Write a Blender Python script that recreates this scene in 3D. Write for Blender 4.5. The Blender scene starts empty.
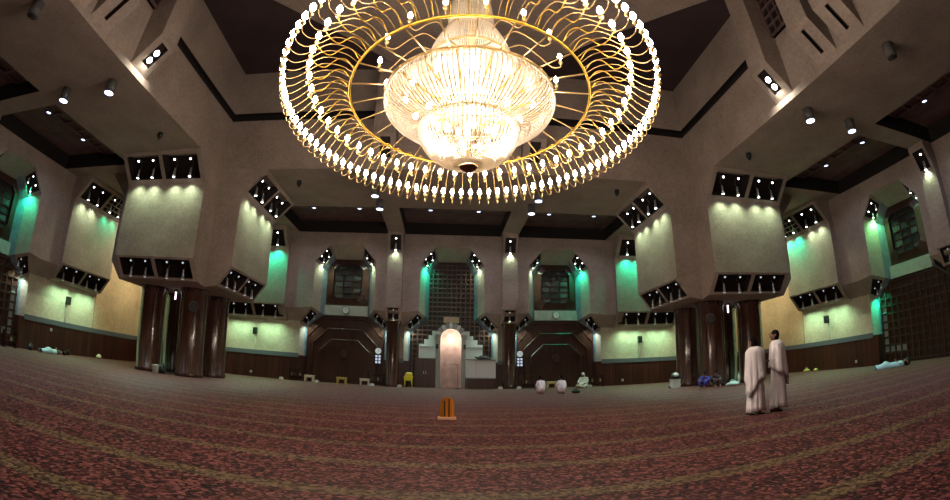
import bpy, bmesh, math, random
from mathutils import Vector, Matrix
random.seed(7)
PI = math.pi
scene = bpy.context.scene
COL = scene.collection

# ------------------------------------------------------------------ camera numbers (metres, room centre = origin)
CAM = Vector((-0.4916, -7.8438, 1.12))
F_PX, PITCH, ROLL, YAW = 470.592, 0.2568, 0.0113, -0.0651

# ------------------------------------------------------------------ helpers
class MB:
    """collects faces and becomes ONE mesh object"""
    def __init__(self): self.v = []; self.f = []; self.s = []; self.m = []
    def face(self, pts, smooth=False, mi=0):
        n = len(self.v); self.v += [tuple(p) for p in pts]; self.f.append(list(range(n, n+len(pts)))); self.s.append(smooth); self.m.append(mi)
    def grid(self, rows, smooth=True, closed=False, mi=0):
        n0 = len(self.v); R = len(rows); K = len(rows[0])
        for r in rows: self.v += [tuple(p) for p in r]
        for i in range(R-1):
            for j in range(K if closed else K-1):
                a = n0+i*K+j; b = n0+i*K+(j+1) % K; c = n0+(i+1)*K+(j+1) % K; d = n0+(i+1)*K+j
                self.f.append([a, b, c, d]); self.s.append(smooth); self.m.append(mi)
    def box(self, c, s, xf=None, mi=0):
        x, y, z = c; a, b, h = s[0]/2, s[1]/2, s[2]/2
        P = [Vector((x+i*a, y+j*b, z+k*h)) for i in (-1, 1) for j in (-1, 1) for k in (-1, 1)]
        if xf: P = [xf(*p) for p in P]
        for q in ((0,1,3,2),(4,6,7,5),(0,4,5,1),(2,3,7,6),(0,2,6,4),(1,5,7,3)):
            self.face([P[i] for i in q], mi=mi)
    def prism(self, poly, a, b, xf, mi=0):
        """poly in (p,q); extruded from a to b; xf(p,q,t)->world"""
        A = [xf(p, q, a) for p, q in poly]; B = [xf(p, q, b) for p, q in poly]
        self.face(A, mi=mi); self.face(B[::-1], mi=mi)
        n = len(poly)
        for i in range(n): self.face([A[i], A[(i+1) % n], B[(i+1) % n], B[i]], mi=mi)
    def lathe(self, prof, c=(0,0,0), n=16, smooth=True, sx=1, sy=1, mi=0, a0=0.0, a1=2*PI):
        full = abs(a1-a0-2*PI) < 1e-6
        k = n if full else n+1
        rows = [[(c[0]+r*sx*math.cos(a0+(a1-a0)*j/n), c[1]+r*sy*math.sin(a0+(a1-a0)*j/n), c[2]+z) for j in range(k)] for r, z in prof]
        self.grid(rows, smooth, closed=full, mi=mi)
    def tube(self, pts, r, n=6, smooth=True, cap=True, mi=0):
        pts = [Vector(p) for p in pts]; K = len(pts); rows = []
        rr = r if hasattr(r, '__len__') else [r]*K
        up = None
        for i, p in enumerate(pts):
            t = (pts[min(i+1, K-1)]-pts[max(i-1, 0)]).normalized()
            if up is None:
                up = Vector((0,0,1)) if abs(t.z) < .9 else Vector((1,0,0))
            a = t.cross(up)
            if a.length < 1e-6: a = t.cross(Vector((0,1,0)))
            a.normalize(); b = a.cross(t).normalized(); up = b
            rows.append([p+(a*math.cos(2*PI*j/n)+b*math.sin(2*PI*j/n))*rr[i] for j in range(n)])
        self.grid(rows, smooth, closed=True, mi=mi)
        if cap: self.face(rows[0], mi=mi); self.face(rows[-1][::-1], mi=mi)
    def mesh(self, name, mats, merge=True):
        me = bpy.data.meshes.new(name); me.from_pydata(self.v, [], self.f)
        for m in (mats if isinstance(mats, (list, tuple)) else [mats]): me.materials.append(m)
        me.polygons.foreach_set('use_smooth', self.s); me.polygons.foreach_set('material_index', self.m)
        bm = bmesh.new(); bm.from_mesh(me)
        if merge: bmesh.ops.remove_doubles(bm, verts=bm.verts, dist=1e-4)
        bmesh.ops.recalc_face_normals(bm, faces=bm.faces); bm.to_mesh(me); bm.free(); me.update()
        return me
    def build(self, name, mats, parent=None, **kw):
        return link(name, self.mesh(name, mats), parent, **kw)

def link(name, me, parent=None, mat=None, loc=None):
    o = bpy.data.objects.new(name, me); COL.objects.link(o)
    if parent is not None: o.parent = parent
    if mat is not None: o.matrix_local = mat
    if loc is not None: o.location = loc
    return o
def empty(name, loc=(0,0,0), rz=0.0):
    o = bpy.data.objects.new(name, None); COL.objects.link(o); o.location = loc; o.rotation_euler = (0,0,rz); o.empty_display_size = .1
    return o
def tag(o, label=None, cat=None, group=None, kind=None):
    if label: o['label'] = label
    if cat: o['category'] = cat
    if group: o['group'] = group
    if kind: o['kind'] = kind
    return o
def copy_tree(o, parent=None):
    c = o.copy(); COL.objects.link(c); c.parent = parent
    for ch in list(o.children): copy_tree(ch, c)
    return c
def lerp(a, b, t): return tuple(a[i]+(b[i]-a[i])*t for i in range(len(a)))

# ------------------------------------------------------------------ materials
def newmat(name):
    m = bpy.data.materials.new(name); m.use_nodes = True
    nt = m.node_tree; return m, nt, nt.nodes['Principled BSDF'], nt.nodes, nt.links
def mat(name, col, rough=.6, metal=0.0, spec=.5, noise=None, bump=0.0, emit=None, estr=0.0, sheen=0.0, alpha=1.0, trans=0.0, ior=1.45):
    """plain or noise-mottled surface. noise=(scale, amount, detail)"""
    m, nt, b, N, L = newmat(name)
    b.inputs['Base Color'].default_value = (*col, 1); b.inputs['Roughness'].default_value = rough
    b.inputs['Metallic'].default_value = metal; b.inputs['Specular IOR Level'].default_value = spec
    b.inputs['Sheen Weight'].default_value = sheen; b.inputs['Alpha'].default_value = alpha
    b.inputs['Transmission Weight'].default_value = trans; b.inputs['IOR'].default_value = ior
    if emit: b.inputs['Emission Color'].default_value = (*emit, 1); b.inputs['Emission Strength'].default_value = estr
    if noise:
        tc = N.new('ShaderNodeTexCoord'); nz = N.new('ShaderNodeTexNoise'); nz.inputs['Scale'].default_value = noise[0]; nz.inputs['Detail'].default_value = noise[2] if len(noise) > 2 else 5
        L.new(tc.outputs['Object'], nz.inputs['Vector'])
        r = N.new('ShaderNodeValToRGB'); a = noise[1]
        r.color_ramp.elements[0].position = .3; r.color_ramp.elements[1].position = .7
        r.color_ramp.elements[0].color = (*[max(0, c*(1-a)) for c in col], 1); r.color_ramp.elements[1].color = (*[min(1, c*(1+a)) for c in col], 1)
        L.new(nz.outputs['Fac'], r.inputs['Fac']); L.new(r.outputs['Color'], b.inputs['Base Color'])
        if bump:
            bp = N.new('ShaderNodeBump'); bp.inputs['Strength'].default_value = bump; bp.inputs['Distance'].default_value = .05
            n2 = N.new('ShaderNodeTexNoise'); n2.inputs['Scale'].default_value = noise[0]*5; n2.inputs['Detail'].default_value = 4
            L.new(tc.outputs['Object'], n2.inputs['Vector']); L.new(n2.outputs['Fac'], bp.inputs['Height']); L.new(bp.outputs['Normal'], b.inputs['Normal'])
    return m
def concrete_mat(name, col):
    m, nt, b, N, L = newmat(name); b.inputs['Roughness'].default_value = .85; b.inputs['Specular IOR Level'].default_value = .25
    tc = N.new('ShaderNodeTexCoord')
    big = N.new('ShaderNodeTexNoise'); big.inputs['Scale'].default_value = .55; big.inputs['Detail'].default_value = 6; big.inputs['Roughness'].default_value = .65
    fin = N.new('ShaderNodeTexNoise'); fin.inputs['Scale'].default_value = 9; fin.inputs['Detail'].default_value = 8; fin.inputs['Roughness'].default_value = .75
    L.new(tc.outputs['Object'], big.inputs['Vector']); L.new(tc.outputs['Object'], fin.inputs['Vector'])
    mx = N.new('ShaderNodeMath'); mx.operation = 'MULTIPLY_ADD'; mx.inputs[1].default_value = .55
    L.new(fin.outputs['Fac'], mx.inputs[0])
    hb = N.new('ShaderNodeMath'); hb.operation = 'MULTIPLY'; hb.inputs[1].default_value = .45; L.new(big.outputs['Fac'], hb.inputs[0]); L.new(hb.outputs[0], mx.inputs[2])
    r = N.new('ShaderNodeValToRGB'); e = r.color_ramp.elements
    e[0].position = .34; e[0].color = (*[c*.62 for c in col], 1); e[1].position = .68; e[1].color = (*[min(1, c*1.28) for c in col], 1)
    L.new(mx.outputs[0], r.inputs['Fac']); L.new(r.outputs['Color'], b.inputs['Base Color'])
    bp = N.new('ShaderNodeBump'); bp.inputs['Strength'].default_value = .5; bp.inputs['Distance'].default_value = .03
    L.new(fin.outputs['Fac'], bp.inputs['Height']); L.new(bp.outputs['Normal'], b.inputs['Normal'])
    return m
def wood_mat(name, col, rough=.35, planks=None, coat=0.0):
    """vertical grain; planks = width of the boards along x and y"""
    m, nt, b, N, L = newmat(name); b.inputs['Roughness'].default_value = rough; b.inputs['Coat Weight'].default_value = coat; b.inputs['Coat Roughness'].default_value = .15
    tc = N.new('ShaderNodeTexCoord'); mp = N.new('ShaderNodeMapping'); mp.inputs['Scale'].default_value = (9, 9, .5)
    L.new(tc.outputs['Object'], mp.inputs['Vector'])
    nz = N.new('ShaderNodeTexNoise'); nz.inputs['Scale'].default_value = 1.3; nz.inputs['Detail'].default_value = 6; nz.inputs['Distortion'].default_value = .6
    L.new(mp.outputs['Vector'], nz.inputs['Vector'])
    r = N.new('ShaderNodeValToRGB'); e = r.color_ramp.elements
    e[0].position = .3; e[0].color = (*[c*.5 for c in col], 1); e[1].position = .72; e[1].color = (*[c*1.5 for c in col], 1)
    L.new(nz.outputs['Fac'], r.inputs['Fac'])
    out = r.outputs['Color']
    if planks:
        sp = N.new('ShaderNodeSeparateXYZ'); L.new(tc.outputs['Object'], sp.inputs[0])
        ad = N.new('ShaderNodeMath'); ad.operation = 'ADD'; L.new(sp.outputs['X'], ad.inputs[0]); L.new(sp.outputs['Y'], ad.inputs[1])
        dv = N.new('ShaderNodeMath'); dv.operation = 'DIVIDE'; dv.inputs[1].default_value = planks; L.new(ad.outputs[0], dv.inputs[0])
        fr = N.new('ShaderNodeMath'); fr.operation = 'FRACT'; L.new(dv.outputs[0], fr.inputs[0])
        gt = N.new('ShaderNodeMath'); gt.operation = 'GREATER_THAN'; gt.inputs[1].default_value = .06; L.new(fr.outputs[0], gt.inputs[0])
        fl = N.new('ShaderNodeMath'); fl.operation = 'FLOOR'; L.new(dv.outputs[0], fl.inputs[0])
        wn = N.new('ShaderNodeTexWhiteNoise'); wn.noise_dimensions = '1D'; L.new(fl.outputs[0], wn.inputs['W'])
        ml = N.new('ShaderNodeMath'); ml.operation = 'MULTIPLY_ADD'; ml.inputs[1].default_value = .6; ml.inputs[2].default_value = .7; L.new(wn.outputs['Value'], ml.inputs[0])
        m2 = N.new('ShaderNodeMath'); m2.operation = 'MULTIPLY'; L.new(ml.outputs[0], m2.inputs[0]); L.new(gt.outputs[0], m2.inputs[1])
        vm = N.new('ShaderNodeVectorMath'); vm.operation = 'SCALE'; L.new(out, vm.inputs[0]); L.new(m2.outputs[0], vm.inputs['Scale'])
        out = vm.outputs[0]
    L.new(out, b.inputs['Base Color'])
    return m
def emis(name, col, s):
    m = bpy.data.materials.new(name); m.use_nodes = True; N = m.node_tree.nodes; N.clear()
    e = N.new('ShaderNodeEmission'); o = N.new('ShaderNodeOutputMaterial'); e.inputs[0].default_value = (*col, 1); e.inputs[1].default_value = s
    m.node_tree.links.new(e.outputs[0], o.inputs[0]); return m

STRIPE0, STRIPE_SP = 2.7387-7.8438, 1.3512
def carpet_mat():
    m, nt, b, N, L = newmat('carpet_pile'); b.inputs['Roughness'].default_value = .6; b.inputs['Specular IOR Level'].default_value = .2
    b.inputs['Sheen Weight'].default_value = .09; b.inputs['Sheen Roughness'].default_value = .3; b.inputs['Sheen Tint'].default_value = (.85, .9, .8, 1)
    tc = N.new('ShaderNodeTexCoord'); sp = N.new('ShaderNodeSeparateXYZ'); L.new(tc.outputs['Object'], sp.inputs[0])
    def math_(op, a, bb=None, c=None):
        n = N.new('ShaderNodeMath'); n.operation = op
        for i, q in enumerate((a, bb, c)):
            if q is None: continue
            if isinstance(q, (int, float)): n.inputs[i].default_value = q
            else: L.new(q, n.inputs[i])
        return n.outputs[0]
    t = math_('DIVIDE', math_('SUBTRACT', sp.outputs['Y'], STRIPE0), STRIPE_SP)
    d = math_('ABSOLUTE', math_('SUBTRACT', math_('FRACT', math_('ADD', t, .5)), .5))       # distance from stripe centre, in spacings
    vor = N.new('ShaderNodeTexVoronoi'); vor.inputs['Scale'].default_value = 25; L.new(tc.outputs['Object'], vor.inputs['Vector']); vs_ = N.new('ShaderNodeSeparateColor'); L.new(vor.outputs['Color'], vs_.inputs[0])
    nz = N.new('ShaderNodeTexNoise'); nz.inputs['Scale'].default_value = 34; nz.inputs['Detail'].default_value = 3; L.new(tc.outputs['Object'], nz.inputs['Vector'])
    dn = math_('ADD', d, math_('MULTIPLY', math_('SUBTRACT', nz.outputs['Fac'], .5), .10))
    stripe = math_('LESS_THAN', dn, .10)
    red = N.new('ShaderNodeValToRGB'); e = red.color_ramp.elements
    e[0].position = .22; e[0].color = (.004, .002, .005, 1); e[1].position = .80; e[1].color = (.27, .10, .095, 1)
    el = e.new(.5); el.color = (.070, .008, .012, 1)
    mixv = math_('ADD', math_('MULTIPLY', vs_.outputs[0], .62), math_('MULTIPLY', nz.outputs['Fac'], .36))
    L.new(mixv, red.inputs['Fac'])
    tan = N.new('ShaderNodeValToRGB'); e = tan.color_ramp.elements
    e[0].position = .25; e[0].color = (.040, .022, .014, 1); e[1].position = .75; e[1].color = (.215, .155, .085, 1); L.new(mixv, tan.inputs['Fac'])
    mx = N.new('ShaderNodeMix'); mx.data_type = 'RGBA'; L.new(stripe, mx.inputs[0]); L.new(red.outputs['Color'], mx.inputs[6]); L.new(tan.outputs['Color'], mx.inputs[7])
    L.new(mx.outputs[2], b.inputs['Base Color'])
    bp = N.new('ShaderNodeBump'); bp.inputs['Strength'].default_value = .6; bp.inputs['Distance'].default_value = .02
    L.new(nz.outputs['Fac'], bp.inputs['Height']); L.new(bp.outputs['Normal'], b.inputs['Normal'])
    return m

M = dict(
 concrete=concrete_mat('bush_hammered_concrete', (.37, .31, .27)),
 plaster=concrete_mat('pale_plaster', (.60, .57, .44)),
 tan=concrete_mat('tan_plaster', (.58, .48, .31)),
 carpet=carpet_mat(),
 wains=wood_mat('wainscot_wood', (.050, .014, .009), .4, planks=.42),
 colwood=wood_mat('column_wood', (.052, .019, .011), .25, coat=.5),
 screen=wood_mat('screen_wood', (.045, .016, .010), .35),
 latt=wood_mat('lattice_wood', (.055, .022, .014), .4),
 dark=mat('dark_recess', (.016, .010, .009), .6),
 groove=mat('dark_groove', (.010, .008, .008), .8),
 coffer=mat('coffer_board', (.16, .095, .095), .7, noise=(1.5, .25)),
 rib=mat('coffer_rib', (.27, .21, .20), .7),
 roof=mat('dark_roof', (.055, .035, .038), .85, noise=(.5, .2)),
 trim=mat('blue_grey_stone', (.16, .22, .27), .45, noise=(3, .2)),
 ledge=mat('grey_ledge', (.11, .14, .17), .5),
 silver=mat('silver_metal', (.62, .63, .62), .3, metal=.85),
 black=mat('black_plastic', (.012, .012, .013), .45),
 greycan=mat('grey_fixture_paint', (.10, .10, .10), .45),
 lampw=emis('lit_lamp_white', (.93, .97, 1.0), 9),
 lampb=emis('lit_lamp_blue', (.50, .60, 1.0), 5),
 lampw_dim=emis('lit_lamp_soft', (.85, .95, 1.0), .5),
 glass=mat('dark_glass', (.03, .035, .035), .08, spec=.6),
 reflpatch=mat('painted_reflection', (.07, .085, .08), .2),
 lattwood=wood_mat('brown_lattice_wood', (.062, .035, .025), .4),
 softpane=mat('soft_pale_pane', (.26, .32, .29), .3),
 marble=mat('pink_marble', (.60, .46, .41), .3, noise=(2.5, .2)),
 stone=mat('grey_green_stone', (.33, .36, .32), .5, noise=(3, .12)),
 white=mat('white_panel', (.62, .66, .64), .5),
 gold=mat('polished_gold', (.66, .46, .20), .36, metal=.7),
 gold2=mat('yellow_gold', (.72, .44, .05), .3, metal=.75),
 yellow=mat('yellow_plastic', (.62, .50, .02), .4),
 cream=mat('cream_paint', (.60, .52, .40), .5),
)
# ------------------------------------------------------------------ dimensions read off the photograph
R = 22.32; INN = 11.37; OUT = 15.97; PC = 13.67; PB = 2.30; ZB = 9.79; ZR = 15.3; COLU = 3.65; NCH = 6.95

SPOTS = []                                     # (root, context text, row text, position) -> labelled at the end
SPOT_MESH = {}
LIGHTS = {}; SPOTK = 2.6
def light_data(kind, key, col, power, size=110, blend=.85, rad=.06):
    k = (kind, key, power)
    if k not in LIGHTS:
        l = bpy.data.lights.new(key, kind); l.color = col; l.energy = power*(SPOTK if key.startswith('spot_lamp') else 1); l.shadow_soft_size = rad
        if kind == 'SPOT': l.spot_size = math.radians(size); l.spot_blend = blend
        LIGHTS[k] = l
    return LIGHTS[k]
def add_light(name, data, pos, direction, parent=None):
    o = bpy.data.objects.new(name, data); COL.objects.link(o)
    q = Vector(direction).to_track_quat('-Z', 'Y')
    o.matrix_world = Matrix.Translation(pos) @ q.to_matrix().to_4x4()
    if parent is not None:
        mw = o.matrix_world.copy(); o.parent = parent; o.matrix_parent_inverse = Matrix.Identity(4); o.matrix_local = parent_world(parent).inverted() @ mw
    return o
def parent_world(o):
    m = o.matrix_basis.copy()
    while o.parent is not None: o = o.parent; m = o.matrix_basis @ m
    return m

WARMW = (1.0, .93, .68); GREENW = (.72, 1.0, .62); TEAL = (.02, 1.0, .50); GREEN = (.25, 1.0, .35); SEA = (.58, 1.0, .60); AMBER = (1.0, .62, .25); COOL = (.72, 1.0, .82)

def recess(mb, C, holes, depth, out):
    """a slanted face with real openings. C = BL, BR, TR, TL; holes in unit coordinates; returns frames of the openings and their liner builders"""
    BL, BR, TR, TL = [Vector(c) for c in C]
    P = lambda u, w: (BL*(1-u)+BR*u)*(1-w)+(TL*(1-u)+TR*u)*w
    w0, w1 = holes[0][2], holes[0][3]
    Q = lambda a, b, c, d: mb.face([P(a, c), P(b, c), P(b, d), P(a, d)])
    Q(0, 1, 0, w0); Q(0, 1, w1, 1); u = 0
    for h in holes: Q(u, h[0], w0, w1); u = h[1]
    Q(u, 1, w0, w1)
    res = []
    for h in holes:
        a, b, c, d = P(h[0], w0), P(h[1], w0), P(h[1], w1), P(h[0], w1)
        eu = (b-a).normalized(); n = eu.cross(d-a).normalized()
        if n.dot(Vector(out)) < 0: n = -n
        ew = n.cross(eu).normalized()
        if ew.dot(d-a) < 0: ew = -ew
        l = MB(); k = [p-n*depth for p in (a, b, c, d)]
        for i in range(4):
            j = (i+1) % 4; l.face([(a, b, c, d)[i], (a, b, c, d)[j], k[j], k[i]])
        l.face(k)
        res.append(dict(o=a, eu=eu, ew=ew, n=n, w=(b-a).length, h=(d-a).length, liner=l))
    return res

def spot(fr, ku, ctx, row, col, power, facedir, kind='top', dot=True, kw=.40, tilt=.05, size=120):
    """one spotlight: a can hanging out of the opening, its bracket, and the lamp head glowing above it"""
    u = fr['w']*ku; base = fr['o']+fr['eu']*u+fr['ew']*(fr['h']*kw)-fr['n']*.16
    Mx = Matrix((fr['eu'], fr['ew'], fr['n'])).transposed()
    down = Mx.transposed() @ Vector((0, 0, -1))
    key = (round(down.x, 2), round(down.y, 2), round(down.z, 2), round(fr['h'], 1), kind, dot)
    L = .44 if fr['h'] > .8 else .26; s = 1.0 if fr['h'] > .8 else .7
    if key not in SPOT_MESH:
        can = MB(); d = down
        can.tube([d*0, d*.04, d*(L*.55), d*L], [.025*s, .045*s, .055*s, .085*s], 10)
        lens = MB(); lens.tube([d*(L+.002), d*(L+.012)], [.06*s, .06*s], 10)
        dh = Vector((0, fr['h']*.34, -.02)); a = Vector((0, 0, 1))
        head = MB(); head.tube([dh-a*.16, dh-a*.02], [.04*s, .075*s], 10)
        face = MB(); face.tube([dh-a*.015, dh+a*.0], [.047*s, .047*s], 10)
        br = MB(); br.tube([d*.02, Vector((0, .06, -.22)), Vector((0, fr['h']*.3, -.24)), dh-a*.15], .018*s, 5)
        SPOT_MESH[key] = (can.mesh('spotlight', M['silver']), lens.mesh('lens', M['lampw'] if kind == 'top' else M['lampw_dim']), head.mesh('lamp_head', M['greycan']),
                          face.mesh('lamp_glass', M['lampw'] if kind == 'top' else M['lampw_dim']), br.mesh('bracket', M['greycan']))
    me = SPOT_MESH[key]
    W = Matrix.Translation(base) @ Mx.to_4x4()
    r = link('spotlight', me[0], mat=W)
    link('lens', me[1], r); link('bracket', me[4], r)
    if dot: hd = link('lamp_head', me[2], r); link('lamp_glass', me[3], hd)
    tip = base+Vector((0, 0, -L-.03))
    if power > 0:
        add_light('spot_lamp', light_data('SPOT', 'spot_lamp_%d_%d_%d' % tuple(int(c*99) for c in col), col, power, size), tip, Vector((0, 0, -1))+Vector(facedir)*tilt, r)
    SPOTS.append((r, ctx, row, base))
    return r

def block(name, parent, xf, prof, u0, u1, top_holes, bot_holes, out, mats=M['concrete'], liner_depth=.55):
    """cantilevered block in local (u, d, z). prof = d/z of underside inner, chamfer low, face low, face high, fascia low, fascia top"""
    (di, zi), (d0, z0), (d1, z1), (d2, z2), (d3, z3), (d4, z4) = prof
    mb = MB(); X = lambda u, d, z: Vector(xf(u, d, z)); frs = []
    mb.face([X(u0, di, zi), X(u1, di, zi), X(u1, d0, z0), X(u0, d0, z0)])
    C = [X(u0, d0, z0), X(u1, d0, z0), X(u1, d1, z1), X(u0, d1, z1)]
    fb = recess(mb, C, bot_holes, liner_depth, out) if bot_holes else (mb.face(C) or [])
    mb.face([X(u0, d1, z1), X(u1, d1, z1), X(u1, d2, z2), X(u0, d2, z2)])
    C = [X(u0, d2, z2), X(u1, d2, z2), X(u1, d3, z3), X(u0, d3, z3)]
    ft = recess(mb, C, top_holes, liner_depth, out) if top_holes else (mb.face(C) or [])
    mb.face([X(u0, d3, z3), X(u1, d3, z3), X(u1, d4, z4), X(u0, d4, z4)])
    for u in (u0, u1):
        mb.face([X(u, di, zi), X(u, d0, z0), X(u, d1, z1), X(u, d2, z2), X(u, d3, z3), X(u, d4, z4), X(u, di, z4)])
    o = mb.build(name, mats, parent)
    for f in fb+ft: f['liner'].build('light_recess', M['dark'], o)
    return o, fb, ft

TOPH = [(.05, .475, .16, .90), (.525, .95, .16, .90)]
BOTH = [(.05, .475, .12, .90), (.525, .95, .12, .90)]

# ------------------------------------------------------------------ floor
fl = MB(); fl.face([(-R-1, -R-1, 0), (R+1, -R-1, 0), (R+1, R+1, 0), (-R-1, R+1, 0)])
tag(fl.build('floor', M['carpet']), kind='structure')

# ------------------------------------------------------------------ piers
PROF = [(PB, 4.12), (2.92, 4.23), (3.62, 5.13), (3.62, 8.55), (4.70, 9.71), (4.70, ZB)]
colm = MB(); prof = [(.66, 0), (.72, .0), (.72, .16), (.68, .2), (.68, 3.85), (.72, 3.92), (.72, 4.12)]
nseg = 48
rows = []
for r, z in prof:
    rows.append([((r-(.02 if j % 4 == 0 and .2 <= z <= 3.85 else 0))*math.cos(2*PI*j/nseg), (r-(.02 if j % 4 == 0 and .2 <= z <= 3.85 else 0))*math.sin(2*PI*j/nseg), z) for j in range(nseg)])
colm.grid(rows, True, closed=True)
COLUMN_ME = colm.mesh('column', M['colwood'])
def pier(sx, label, who):
    cx, cy = sx*PC, PC
    root = empty('concrete_pier', (cx, cy, 0)); tag(root, label, 'pier', 'concrete piers')
    mb = MB(); c = PB
    for (a, b) in (((-c, -c), (c, -c)), ((c, -c), (c, c)), ((c, c), (-c, c)), ((-c, c), (-c, -c))):
        mb.face([(*a, 4.12), (*b, 4.12), (*b, ZB), (*a, ZB)])
    mb.face([(-c, -c, 4.12), (c, -c, 4.12), (c, c, 4.12), (-c, c, 4.12)])
    mb.build('core', M['concrete'], root)
    arms = {'near': lambda u, d, z: (u, -d, z), 'inner': lambda u, d, z: (-sx*d, u, z), 'outer': lambda u, d, z: (sx*d, u, z), 'far': lambda u, d, z: (u, d, z)}
    for nm, xf in arms.items():
        out = Vector(xf(0, 1, 0))+Vector((0, 0, -.8))
        o, fb, ft = block('corbel_block', root, xf, PROF, -PB, PB, TOPH, BOTH, out)
        if nm in ('near', 'inner'):
            for fs, row in ((ft, 'upper row'), (fb, 'lower row')):
                for f in fs:
                    f = dict(f); f['o'] = f['o']+Vector((cx, cy, 0))
                    for ku in (.28, .74):
                        spot(f, ku, '%s face of the %s pier' % (nm, who), row, GREENW if row[0] == 'u' else COOL, 40 if row[0] == 'u' else 55, -Vector(xf(0, 1, 0)), 'top' if row[0] == 'u' else 'bot', tilt=.05 if row[0] == 'u' else -.45)
    for ix in (-1, 1):
        for iy in (-1, 1):
            link('column', COLUMN_ME, root, loc=(ix*1.23, iy*1.23, 0))
    return root
pierL = pier(-1, 'concrete pier on brown columns with a white bucket at its foot', 'white-bucket')
pierR = pier(1, 'concrete pier on brown columns with blue-clothed person at its foot', 'blue-person')

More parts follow.
